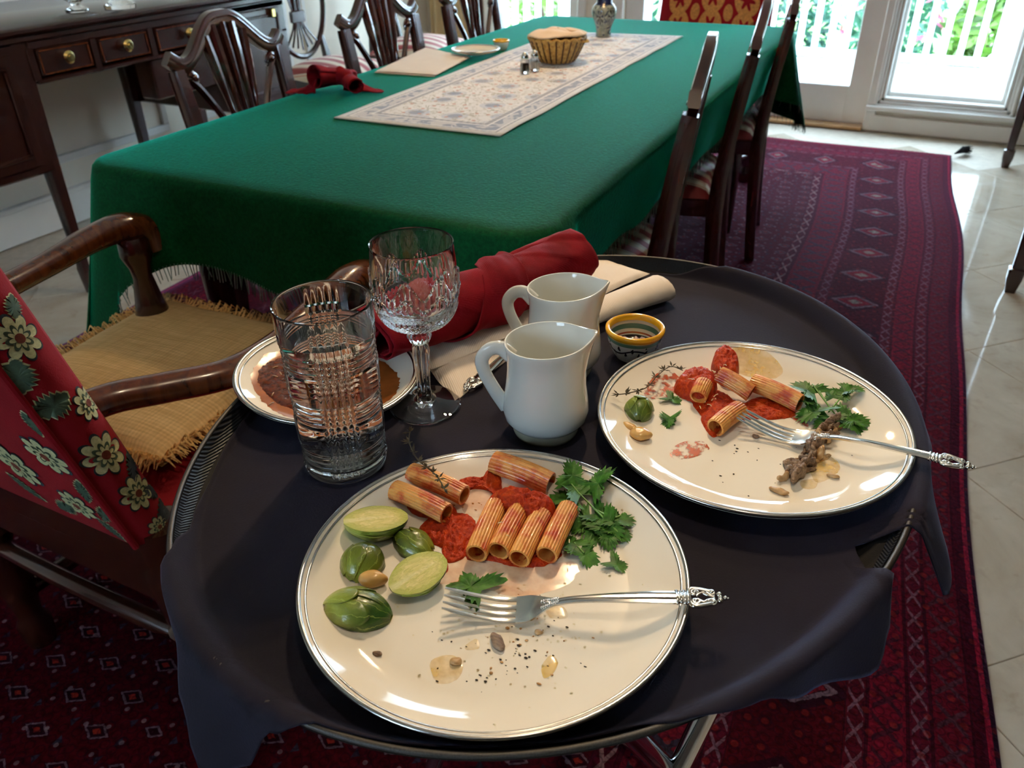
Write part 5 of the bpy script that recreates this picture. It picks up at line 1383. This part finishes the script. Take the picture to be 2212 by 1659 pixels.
rigatoni((1121, 1207), (1170, 1112), (ZR, ZR), 'third rigatoni from the left in the row on the near plate', 'near')
rigatoni((1181, 1199), (1229, 1098), (ZR, ZR), 'rightmost of the four rigatoni in the row, beside the parsley', 'near')
rigatoni((888, 1020), (1003, 1070), (ZR + .004, ZR + .002), 'rigatoni under the thyme sprig near the tumbler', 'near')
rigatoni((852, 1058), (965, 1110), (ZR + .003, ZR + .002), 'rigatoni touching the cut sprout on the near plate', 'near')
# ---- far plate
sauces = [([(1490, 860), (1510, 838), (1550, 845), (1590, 870), (1640, 880), (1690, 885), (1710, 900), (1660, 905), (1600, 910), (1550, 930), (1520, 905)], .004, 11),
          ([(1455, 845), (1470, 820), (1500, 808), (1530, 812), (1550, 840), (1530, 872), (1490, 868)], .0150, 12),
          ([(1535, 800), (1550, 780), (1575, 785), (1595, 800), (1590, 830), (1560, 835)], .0195, 13),
          ([(1600, 880), (1640, 858), (1690, 870), (1720, 895), (1690, 905), (1640, 905)], .003, 14), ([(1515, 900), (1550, 890), (1570, 915), (1545, 945), (1525, 930)], .004, 15)]
b = MB()
for o_, h_, sd_ in sauces: b.merge(tri_ring(pxs(o_, PZ), PZ, h_, .004, seed=sd_, zsurf=fsurf))
single('tomato_sauce', b, M_SAUCE, 'chunky red tomato sauce under the rigatoni on the far plate', 'sauce', smooth=180, kind='stuff')
b = MB()
for o_, sd_ in (([(1390, 850), (1420, 815), (1455, 810), (1475, 830), (1450, 855), (1410, 862)], 21), ([(1448, 975), (1475, 955), (1520, 955), (1530, 975), (1490, 990), (1455, 992)], 22), ([(1700, 892), (1735, 905), (1746, 920), (1738, 920), (1712, 906)], 23)):
    b.merge(tri_ring(pxs(o_, PZ), PZ, .0004, .004, seed=sd_, zsurf=fsurf, rough=0))
single('sauce_smear', b, M_SMEAR, 'dry red sauce smears on the far plate', 'smear', smooth=180, kind='stuff')
b = MB()
for o_, sd_ in (([(1560, 780), (1610, 772), (1660, 785), (1690, 810), (1650, 820), (1590, 805)], 24), ([(1750, 1000), (1790, 985), (1815, 1010), (1790, 1035), (1760, 1040)], 25), ([(1730, 1040), (1765, 1035), (1760, 1055), (1735, 1055)], 26)):
    b.merge(tri_ring(pxs(o_, PZ), PZ, .0003, .004, seed=sd_, zsurf=fsurf, rough=0))
single('oil_film', b, M_YOIL, 'yellow oil pools on the far plate', 'smear', smooth=180, kind='stuff')
rigatoni((1508, 858), (1522, 828), (ZR + .001, ZR + .006), 'sauce-covered rigatoni with its open end facing the camera', 'far', 1.0)
rigatoni((1552, 808), (1622, 850), (ZR + .012, ZR + .002), 'rigatoni leaning on the sauce heap on the far plate', 'far', 1.0)
rigatoni((1625, 826), (1728, 872), (ZR + .003, ZR), 'bare yellow rigatoni beside the parsley on the far plate', 'far', 1.08)
rigatoni((1545, 924), (1598, 884), (ZR, ZR + .001), 'rigatoni speared by the fork tines on the far plate', 'far', 1.05)
M_CHEESE = pm('grated_cheese', L(240, 222, 176), .5, .1, 100)
ch = MB()
for (u, v, z) in [(1553, 792, .018), (1560, 800, .02), (1548, 805, .017), (1570, 805, .018), (1500, 825, .014), (1520, 870, .006), (1545, 862, .006)]:
    for k in range(3):
        p = at(u + random.uniform(-10, 10), v + random.uniform(-8, 8), PZ + z); q = p + Vector((random.uniform(-.006, .006), random.uniform(-.006, .006), random.uniform(-.001, .002))); ch.tube([p, (p + q) / 2 + Vector((0, 0, .001)), q], .0004, 4)
single('grated_cheese', ch, M_CHEESE, 'few strands of grated cheese on the far rigatoni', 'cheese', kind='stuff')
ch = MB()
for (u, v, z) in [(1090, 1155, .017), (1100, 1158, .017), (1230, 1165, .015), (1075, 1130, .017)]:
    p = at(u, v, PZ + z); q = p + Vector((random.uniform(-.006, .006), random.uniform(-.004, .004), .0005)); ch.tube([p, (p + q) / 2 + Vector((0, 0, .0008)), q], .0004, 4)
single('grated_cheese', ch, M_CHEESE, 'few strands of grated cheese on the near rigatoni', 'cheese', kind='stuff')

# ---- brussels sprouts
def sprout_mat(name, c1, c2, c3):
    m, nt, bs = newmat(name); vec = coords(nt); X, Y, Z = xyz(nt, vec); n = noise_tex(nt, vec, 60, 4, .6); nv = noise_tex(nt, coords(nt, 'Object', (30, 90, 90)), 3, 3, .5, 1.0)
    c = mix(nt, (X / .05 + .5 + (n - .5) * .8).ramp(.1, .9), c1, c2); ve = Z.abs().op('ARCTAN2', Y); c = mix(nt, (((ve * 5.5) + (n * 5)).sin().abs()).lt(.13) * .45, c, L(176, 186, 92)); c = mix(nt, n.ramp(.62, .75) * .6, c, c3); nt.links.new(c, bs.inputs['Base Color']); setp(bs, rough=.3, coat=.3, coatr=.15); bump(nt, bs, nv, .3, .002); return m
M_SPO = sprout_mat('sprout_leaf', L(152, 160, 60), L(40, 78, 14), L(84, 78, 16))
M_SPD = sprout_mat('sprout_leaf_dark', L(120, 130, 34), L(26, 56, 12), L(122, 84, 18))
m, nt, bs = newmat('sprout_cut'); vec = coords(nt); X, Y, Z = xyz(nt, vec); n = noise_tex(nt, coords(nt, 'Object', (25, 110, 30)), 3, 4, .6, 1.2); rr_ = ((X * X) + (Y * Y) * 2.2).op('SQRT')
c = mix(nt, n.ramp(.35, .65), L(226, 208, 136), L(200, 188, 96)); c = mix(nt, rr_.ramp(.014, .027), c, L(160, 172, 56)); lay = ((rr_ * 1100) + (n * 24)).sin(); c = mix(nt, lay.gt(.6) * .28, c, L(150, 150, 50)); c = mix(nt, (Y.abs() * 1.6 + X * .14 + (n - .5) * .006).ramp(.0035, -.001) * .55, c, L(232, 220, 164))
nt.links.new(c, bs.inputs['Base Color']); setp(bs, rough=.4, sss=.05); bump(nt, bs, lay, .3, .001)
M_SPC = m
def sprout(lab, c, rz, tilt, ln, wd, ht, cut, mat, roll_=0.0):
    """half a sprout: x axis from base (-) to tip (+); cut face in the plane z=0 facing +z when cut"""
    t = thing('brussels_sprout', lab, 'vegetable', c, group='brussels sprout halves', rot=(roll_, tilt, rz))
    def shape(x): return (max(0, 1 - abs(x) ** 2.3)) ** .5 * (1 - .22 * max(0, -x) ** 1.5) * (1 - .12 * x * (x > 0))
    b = MB(); nS, nA = 26, 28; secs = []
    for i in range(nS + 1):
        x = -math.cos(PI * i / nS); x = x * .985; r = max(.02, shape(x)); row = []
        for k in range(nA + 1):
            a = PI * k / nA; bum = 1 + .075 * nz(x * 2.5, math.cos(a) * 2, math.sin(a) * 2 + len(lab)); row.append((x * ln / 2, r * wd / 2 * math.cos(a) * bum, (-1 if cut else 1) * r * ht * math.sin(a) * bum))
        secs.append(row)
    b.loft(secs, cap=False, closed=False); part('outer_leaves', b, mat, t, 180)
    f = MB(); vs_ = [(0, 0, .001 if cut else 0)]; N = 60
    for i in range(N):
        a = 2 * PI * i / N; x = -math.cos(a); r = max(.0, shape(x * .985)); y = r * (1 if math.sin(a) >= 0 else -1); vs_.append((x * .985 * ln / 2, y * wd / 2 * .99, .0004 * nz(x * 6, y * 6) * (1 if cut else 1)))
    f.add(vs_, [(0, 1 + i, 1 + (i + 1) % N) for i in range(N)]); part('cut_face', f, M_SPC, t, 180)
    for (q0, q1, x0, x1, kk) in ((.2, 1.2, -.85, .40, 1.05), (1.75, 2.85, -.8, .55, 1.045), (1.05, 2.0, -.95, .10, 1.085)):
        sh = MB().grid(lambda s, q: (lambda x, a: (x * ln / 2 * 1.01, max(.05, shape(x)) * wd / 2 * kk * math.cos(a) * (1 + .05 * nz(x * 3, a * 2, kk * 9)), (-1 if cut else 1) * max(.05, shape(x)) * ht * kk * math.sin(a) * (1 + .05 * nz(x * 3, a * 2, kk * 9))))(lerp(x0, x1 - .35 * (2 * q - 1) ** 2, s), lerp(q0, q1, q)), 14, 12)
        so = part('outer_leaf', sh, mat, t, 180); so.modifiers.new('s', 'SOLIDIFY').thickness = .0007
    lf = MB()                                                # a loose outer leaf wrapped over one side
    lf.grid(lambda s, q: (lambda x, a: (x * ln / 2 * 1.02, max(.05, shape(x)) * wd / 2 * 1.05 * math.cos(a), (-1 if cut else 1) * max(.05, shape(x)) * ht * 1.05 * math.sin(a)))(lerp(-.6, .75, s), lerp(.5 + .25 * (2 * s - 1) ** 2, 1.5, q)), 14, 12)
    part('loose_leaf', lf, mat, t, 180)
    return t
def atp(u, v, dz): return at(u, v, PZ + dz)
sprout('halved brussels sprout with its cut face up beside the tumbler', atp(812, 1120, .016), R(40), R(6), .050, .034, .017, True, M_SPO, R(-4))
sprout('dark browned sprout half lying face down above the garlic clove', atp(785, 1222, .0005), R(100), 0, .036, .032, .017, False, M_SPD)
sprout('sprout half touching the tomato sauce on the near plate', atp(893, 1180, .0005), R(165), 0, .040, .025, .012, False, M_SPD)
sprout('sprout half with pale cut face up in the middle of the near plate', atp(903, 1237, .0135), R(62), R(-6), .046, .032, .013, True, M_SPO, R(10))
sprout('large green sprout half lying face down at the left rim of the near plate', atp(772, 1325, .0005), R(195) + PI, 0, .051, .034, .017, False, M_SPO)
sprout('round glossy green sprout on the far plate', at(1380, 893, PZ + .0005), R(-70), 0, .030, .027, .017, False, M_SPO)
M_GARLIC = pm('roast_garlic', L(214, 166, 96), .3, .2, 60, coat=.3, sss=.05)
def clove(lab, c, rz, ln, wd, ht):
    b = MB().sphere((0, 0, ht * .9), (ln / 2, wd / 2, ht), 24, 14, lambda p: Vector((p.x, p.y * (1 - .5 * max(0, p.x / (ln / 2))), max(.0002, p.z) + .0006 * nz(p.x * 200, p.y * 200)))); b.xf(Matrix.Translation(c) @ Matrix.Rotation(rz, 4, 'Z'))
    return single('garlic_clove', b, M_GARLIC, lab, 'garlic', 'roasted garlic cloves', 180)
clove('roasted garlic clove between two sprouts on the near plate', atp(808, 1262, .0), R(25), .022, .014, .006)
clove('purple-tinged garlic clove left of the sprout on the far plate', at(1384, 946, PZ), R(15), .021, .017, .005)
clove('thin garlic slice above the clove on the far plate', at(1362, 928, PZ), R(-20), .021, .009, .003)

# ---- parsley
def leaf_poly(s, seed):
    pts = []
    for i in range(54):
        a = -2.35 + 4.7 * i / 53; lob = .42 + .58 * abs(math.cos(a * 1.28)) ** 1.2; teeth = 1 + .17 * math.cos(i * 2.6 + seed); pts.append((s * (.18 + lob * teeth * math.cos(a) * .85), s * lob * teeth * math.sin(a) * .80))
    return [(0, 0)] + pts
m, nt, bs = newmat('parsley'); vec = coords(nt); n = noise_tex(nt, vec, 140, 3); nt.links.new(mix(nt, n.ramp(.3, .7), L(30, 74, 16), L(72, 124, 40)), bs.inputs['Base Color']); setp(bs, rough=.5, spec=.25); bump(nt, bs, n, .4, .001); M_PARS = m
M_PSTEM = pm('parsley_stem', L(104, 146, 62), .4, .2, 60)
def pleaf(c, rz, s, seed, pitch=0.0, roll_=0.0, cur=.25):
    P = leaf_poly(s, seed); b = MB(); ctr = (s * .35, 0)
    vs_ = []
    for rr in (.0, .5, 1.0):
        for (x, y) in P: X_, Y_ = lerp(ctr[0], x, rr), lerp(ctr[1], y, rr); vs_.append((X_, Y_, cur * abs(Y_) * .8 - cur * .5 * (X_ * X_) / s + .10 * s * nz(X_ / s * 2.5, Y_ / s * 2.5, seed)))
    N = len(P); fs = []
    for r_ in range(2):
        for j in range(N): k = (j + 1) % N; fs.append((r_ * N + j, (r_ + 1) * N + j, (r_ + 1) * N + k, r_ * N + k))
    b.add(vs_, fs); b.xf(Matrix.Translation(c) @ Euler((roll_, pitch, rz)).to_matrix().to_4x4()); return b
def parsley(lab, root, leaves, stems, group='parsley garnishes'):
    t = thing('parsley_sprig', lab, 'herb', root, group=group)
    for (u, v, dz, rz, s, sd_, pi_, ro_) in leaves: part('leaf', pleaf(at(u, v, PZ + dz), R(rz), s, sd_, R(pi_), R(ro_)), M_PARS, t, 180, world=True)
    for st_ in stems: part('stem', MB().tube(bez([at(u, v, PZ + dz) for (u, v, dz) in st_], 6), .0008, 6), M_PSTEM, t, 180, world=True)
    return t
parsley('leafy parsley sprig right of the rigatoni row on the near plate', at(1270, 1090, PZ), [(1255, 1068, .010, 150, .024, 1, -8, 10), (1245, 1080, .008, 190, .024, 2, 5, 0), (1235, 1045, .012, 110, .022, 3, -25, 20), (1278, 1062, .011, 75, .026, 4, -28, -25), (1285, 1110, .007, -5, .020, 5, 8, 0), (1300, 1125, .008, -30, .022, 6, 5, 15), (1290, 1130, .005, -80, .020, 7, 8, 0), (1320, 1120, .008, 10, .018, 8, -5, 0), (1310, 1145, .005, -60, .018, 9, 5, 0), (1275, 1120, .006, -120, .019, 10, 8, 0), (1325, 1140, .006, -20, .016, 11, 5, 0)],
        [[(1250, 1065, .010), (1290, 1105, .009), (1335, 1150, .006)], [(1285, 1100, .009), (1325, 1118, .009), (1350, 1108, .008)], [(1230, 1040, .012), (1250, 1065, .010)], [(1258, 1150, .004), (1262, 1135, .003), (1256, 1165, .001)]])
parsley('single parsley leaf right of the rightmost rigatoni', at(1250, 1195, PZ), [(1255, 1185, .0035, -35, .019, 12, 6, 0), (1243, 1180, .004, 150, .016, 13, 6, 0)], [[(1240, 1172, .004), (1262, 1195, .003)]])
parsley('tiny parsley scrap near the right rim of the near plate', at(1330, 1217, PZ), [(1320, 1213, .0018, -10, .014, 14, 2, 0)], [])
parsley('parsley leaf lying behind the fork tines on the near plate', at(1010, 1265, PZ), [(1040, 1276, .004, 172, .028, 15, 4, 8)], [])
parsley('leafy parsley sprig behind the fork on the far plate', at(1790, 880, PZ), [(1760, 850, .011, 160, .024, 21, -6, 0), (1745, 862, .008, 190, .022, 22, 5, 0), (1770, 880, .008, -120, .026, 23, 8, 10), (1790, 900, .005, -100, .022, 24, 8, 0), (1810, 900, .006, -20, .026, 25, 4, 0), (1825, 905, .006, 15, .022, 26, 0, 10), (1815, 855, .010, 60, .018, 27, -20, 0), (1828, 842, .012, 20, .016, 28, -10, 0), (1800, 860, .010, 120, .014, 29, -10, 0)],
        [[(1755, 830, .014), (1785, 870, .010), (1815, 910, .006)], [(1790, 890, .007), (1815, 860, .010), (1825, 840, .012)], [(1770, 845, .012), (1785, 870, .010)]])
parsley('small parsley leaf behind the green sprout on the far plate', at(1455, 864, PZ), [(1442, 858, .002, -8, .015, 31, 2, 0)], [])
parsley('dark crumpled parsley scrap right of the sprout on the far plate', at(1448, 912, PZ), [(1448, 900, .003, -85, .016, 32, 4, 20), (1445, 906, .002, -60, .012, 33, 10, -20)], [])

# ---- thyme
M_THY = pm('dried_thyme', L(66, 58, 34), .7, .3, 80)
def thyme(lab, pts, seed):
    random.seed(seed); P = bez(pts, 8); t = thing('thyme_sprig', lab, 'herb', pts[0], group='thyme sprigs')
    part('stem', MB().tube(P, .00055, 5), M_THY, t, 180, world=True); lf = MB()
    for i in range(3, len(P) - 1, 5):
        for k in range(7):
            d_ = Vector((random.gauss(0, 1), random.gauss(0, 1), random.uniform(0, .8))).normalized() * random.uniform(.004, .0085); w = d_.cross(Vector((0, 0, 1))).normalized() * .0011; p = P[i]
            lf.add([tuple(p), tuple(p + d_ * .5 + w), tuple(p + d_), tuple(p + d_ * .5 - w), tuple(p + d_ * .5 + Vector((0, 0, .0006)))], [(0, 1, 4), (1, 2, 4), (2, 3, 4), (3, 0, 4)])
    part('leaves', lf, M_THY, t, 0, world=True, kind='stuff')
thyme('dark thyme sprig draped over the rim onto the rigatoni of the near plate', [at(887, 925, SURF + .016), at(884, 955, SURF + .022), at(900, 990, PZ + .024), at(925, 1012, PZ + .026), at(945, 1030, PZ + .026), at(963, 1062, PZ + .022)], 3)
thyme('long dark thyme sprig left of the pasta on the far plate', [at(1330, 852, PZ + .016), at(1352, 850, PZ + .015), at(1395, 838, PZ + .010), at(1420, 812, PZ + .012), at(1448, 792, PZ + .012), at(1475, 800, PZ + .011)], 5)

# ---- meat scraps
m, nt, bs = newmat('roast_meat'); vec = coords(nt); n = noise_tex(nt, coords(nt, 'Object', (30, 160, 160)), 3, 5, .65); nt.links.new(mix(nt, n.ramp(.3, .7), L(72, 48, 34), L(176, 142, 108)), bs.inputs['Base Color']); setp(bs, rough=.45, coat=.15); bump(nt, bs, n, .8, .003); M_MEAT = m
M_FAT = pm('fatty_shred', L(186, 148, 100), .4, .3, 120)
mt = thing('roast_meat', 'shredded brown roast meat scraps under the far fork handle', 'meat', at(1750, 990, PZ))
def shred(p, q, r, seed, mat, nm='shred', h=.5):
    A, B = at(*p, PZ), at(*q, PZ); ln = (B - A).length; b = MB().sphere((0, 0, r * h), (ln / 2, r, r * h * 1.1), 16, 26, lambda v: Vector((v.x, v.y * (1 + .6 * nz(v.x * 220, 0, seed)) + .004 * nz(v.x * 110, 1, seed) + .0012 * nz(v.x * 500, v.y * 300, seed), max(.0002, v.z + .003 * nz(v.x * 200, v.y * 200, seed) + .001 * nz(v.x * 600, v.y * 600, seed)))))
    b.xf(Matrix.Translation((A + B) / 2) @ Matrix.Rotation(math.atan2(B.y - A.y, B.x - A.x), 4, 'Z')); part(nm, b, mat, mt, 180, world=True)
random.seed(11)
for k in range(44):
    t_ = k / 43; cu_, cv_ = lerp(1705, 1800, t_) + random.gauss(0, 9), lerp(1035, 930, t_) + random.gauss(0, 5); a_ = random.gauss(-.85, .5); l_ = random.uniform(10, 26)
    shred((cu_ - l_ * math.cos(a_), cv_ - l_ * math.sin(a_) * .8), (cu_ + l_ * math.cos(a_), cv_ + l_ * math.sin(a_) * .8), random.uniform(.0013, .0032), k, M_MEAT if k % 5 else M_FAT, h=random.uniform(.9, 2.6))
shred((1690, 1000), (1728, 1012), .006, 31, M_MEAT); shred((1755, 1000), (1795, 985), .002, 32, M_FAT)
def scrap(u, v, rz, ln, wd, ht, mat, lab, seed, name='food_scrap', cat='scrap', grp='meat scraps'):
    b = MB().sphere((0, 0, ht * .7), (ln / 2, wd / 2, ht), 16, 10, lambda p: Vector((p.x, p.y + .0015 * nz(p.x * 150, 0, seed), max(.0001, p.z + .0012 * nz(p.x * 200, p.y * 200, seed))))); b.xf(Matrix.Translation(at(u, v, PZ)) @ Matrix.Rotation(rz, 4, 'Z'))
    single(name, b, mat, lab, cat, grp, 180)
scrap(1075, 1390, R(-35), .016, .008, .003, M_MEAT, 'brown meat scrap below the fork on the near plate', 1)
scrap(985, 1432, R(50), .008, .007, .002, M_FAT, 'tan scrap left of the pepper specks on the near plate', 2)
scrap(815, 1415, R(0), .007, .004, .0015, M_MEAT, 'tiny brown scrap under the big sprout on the near plate', 3)
scrap(1682, 1063, R(-8), .017, .007, .0022, M_FAT, 'pale fatty scrap near the front rim of the far plate', 4)
scrap(1632, 946, R(-8), .007, .004, .002, M_MEAT, 'brown fleck under the far fork tines', 5)
scrap(1799, 1031, R(5), .011, .0045, .002, M_FAT, 'shiny oval drop right of the roast meat', 6)
scrap(1164, 1367, R(70), .006, .005, .0015, M_FAT, 'tan crumb right of the brown scrap on the near plate', 7)
# ---- pepper specks
M_PEP = pm('black_pepper', L(40, 30, 22), .7, .4, 200); M_CRUMB = pm('tan_crumbs', L(176, 128, 74), .7, .3, 200)
def specks(lab, cx, cy, sx, sy, n, mat, seed, lo=.0005, hi=.0013):
    random.seed(seed); b = MB()
    for k in range(n):
        u, v = cx + random.gauss(0, sx), cy + random.gauss(0, sy); r = random.uniform(lo, hi); p = at(u, v, PZ + r * .5); b.sphere(p, (r * random.uniform(.7, 1.8), r * random.uniform(.6, 1.2), r * .5), 6, 4)
    single('pepper_specks', b, mat, lab, 'pepper', smooth=180, kind='stuff')
specks('ground pepper specks under the near fork', 1090, 1400, 80, 55, 50, M_PEP, 4, .0003, .0009)
specks('tan crumbs scattered under the near fork', 1120, 1390, 80, 55, 22, M_CRUMB, 5, .0004, .0012)
specks('ground pepper specks in the middle of the far plate', 1640, 1000, 90, 40, 26, M_PEP, 6, .0003, .0009)
specks('tan herb flecks around the rigatoni on the near plate', 1000, 1090, 70, 60, 30, M_CRUMB, 7, .0005, .0012)
specks('brown herb flecks behind the far rigatoni', 1640, 795, 30, 10, 16, M_CRUMB, 8, .0006, .0013)
M_DROP = glassmat('oil_droplet', L(255, 246, 214), 1.4, .02)
random.seed(9); b = MB()
for k in range(150):
    u, v = random.gauss(1110, 110), random.gauss(1345, 75); r = random.uniform(.0004, .0011); p = at(u, v, PZ); b.sphere((p.x, p.y, psurf(NP, p.x, p.y) + r * .15), (r, r * random.uniform(.6, 1.3), r * .35), 8, 5)
single('oil_droplets', b, M_DROP, 'glinting oil droplets around the fork on the near plate', 'oil', smooth=180, kind='stuff')
random.seed(21)
# ---- brown sauce on the saucer
sc = thing('brown_sauce', 'dark brown gravy with onion bits on the small plate', 'sauce', SP, rot=SROT); sc['kind'] = 'stuff'
def sauc_local(mb): mb.v = [(p[0] - SP.x, p[1] - SP.y, p[2] - SP.z) for p in mb.v]; return mb
SZ = SP.z + .004
b = tri_ring(pxs([(545, 830), (570, 790), (615, 770), (680, 750), (760, 760), (830, 780), (860, 810), (858, 840), (838, 862), (780, 890), (700, 905), (640, 908), (595, 895), (560, 865)], SZ), SZ, .0006, .004, seed=3, zsurf=ssurf, rough=.2)
part('thin_edge', sauc_local(b), M_CARAMEL, sc, 180)
b = tri_ring(pxs([(555, 828), (575, 798), (615, 780), (680, 765), (750, 770), (790, 790), (800, 830), (770, 870), (700, 888), (650, 890), (605, 880), (570, 855)], SZ), SZ, .0022, .004, seed=8, zsurf=ssurf, rough=.35)
part('thick_gravy', sauc_local(b), M_BROWN, sc, 180)
ob = MB()
for k in range(12):
    u, v = random.uniform(575, 660), random.uniform(800, 880); p = at(u, v, SZ + .0025); a = random.uniform(0, PI); q = Vector((math.cos(a), math.sin(a), 0)) * .003; ob.tube([p - q, p + Vector((0, 0, .0006)), p + q], .0006, 5)
part('onion_bits', sauc_local(ob), M_FAT, sc, 180, kind='stuff')

# ================================================================== ceiling spotlights and added warm fill lamps
def spotlight(lab, x, y, power, colr, aim, cone, rad=.035):
    t = thing('ceiling_spotlight', lab, 'lamp', (x, y, CEIL - .10), group='ceiling spotlights')
    d_ = (Vector(aim) - Vector((x, y, CEIL - .10))).normalized(); rq = d_.to_track_quat('-Z', 'Y')
    part('canopy', MB().lathe([(0, .10), (.05, .10), (.052, .088), (.014, .08), (.012, .03), (0, .03)], 24), M_BRASS, t)
    hd = MB().lathe([(.038, .0), (.042, .004), (.042, .06), (.03, .075), (0, .078), (0, .074), (.028, .07), (.037, .055), (.036, .004), (.038, 0)], 24); hd.xf(rq.to_matrix().to_4x4() @ Matrix.Translation((0, 0, -.045))); part('lamp_head', hd, M_BRASS, t)
    l = bpy.data.lights.new('bulb', 'SPOT'); l.energy = power; l.color = colr; l.shadow_soft_size = rad; l.spot_size = R(cone); l.spot_blend = .85
    o = bpy.data.objects.new('bulb', l); col.objects.link(o); o.parent = t; o.location = tuple(d_ * .05); o.rotation_euler = rq.to_euler()
WARM = (1.0, .74, .46)
spotlight('brass ceiling spotlight over the middle of the table, aimed at the tray', -.80, 2.16, 50, WARM, (-.24, .52, .77), 40)
spotlight('brass ceiling spotlight nearer the tray, aimed at the plates', -.72, 1.96, 50, WARM, (-.18, .50, .77), 40)
cl_ = thing('added_tray_fill', 'added warm fill lamp on the ceiling above the serving tray', 'lamp', (.05, .35, CEIL - .14))  # unseen lamp, added as warm general fill for seat pad, floor and plates
part('canopy', MB().lathe([(0, .14), (.06, .14), (.062, .125), (.02, .115), (.018, .06), (0, .06)], 24), M_BRASS, cl_)
l = bpy.data.lights.new('added_tray_fill_light', 'POINT'); l.energy = 14; l.color = (1.0, .80, .58); l.shadow_soft_size = .07
o = bpy.data.objects.new('added_tray_fill_light', l); col.objects.link(o); o.parent = cl_; o.location = (0, 0, 0)
pl = thing('added_table_fill', 'added brass fill lamp hanging over the dining table', 'lamp', (-.98, 2.25, 1.95))  # unseen lamp, added to make the things on the table brighter and warmer
part('stem', MB().tube([(0, 0, .12), (0, 0, CEIL - 1.95)], .008, 8), M_BRASS, pl)
part('shade', MB().lathe([(.16, .0), (.10, .10), (.02, .13), (.018, .128), (.097, .098), (.157, .0)], 32), M_BRASS, pl)
l = bpy.data.lights.new('added_table_fill_light', 'POINT'); l.energy = 22; l.color = (1.0, .74, .48); l.shadow_soft_size = .04
o = bpy.data.objects.new('added_table_fill_light', l); col.objects.link(o); o.parent = pl; o.location = (0, 0, .05)
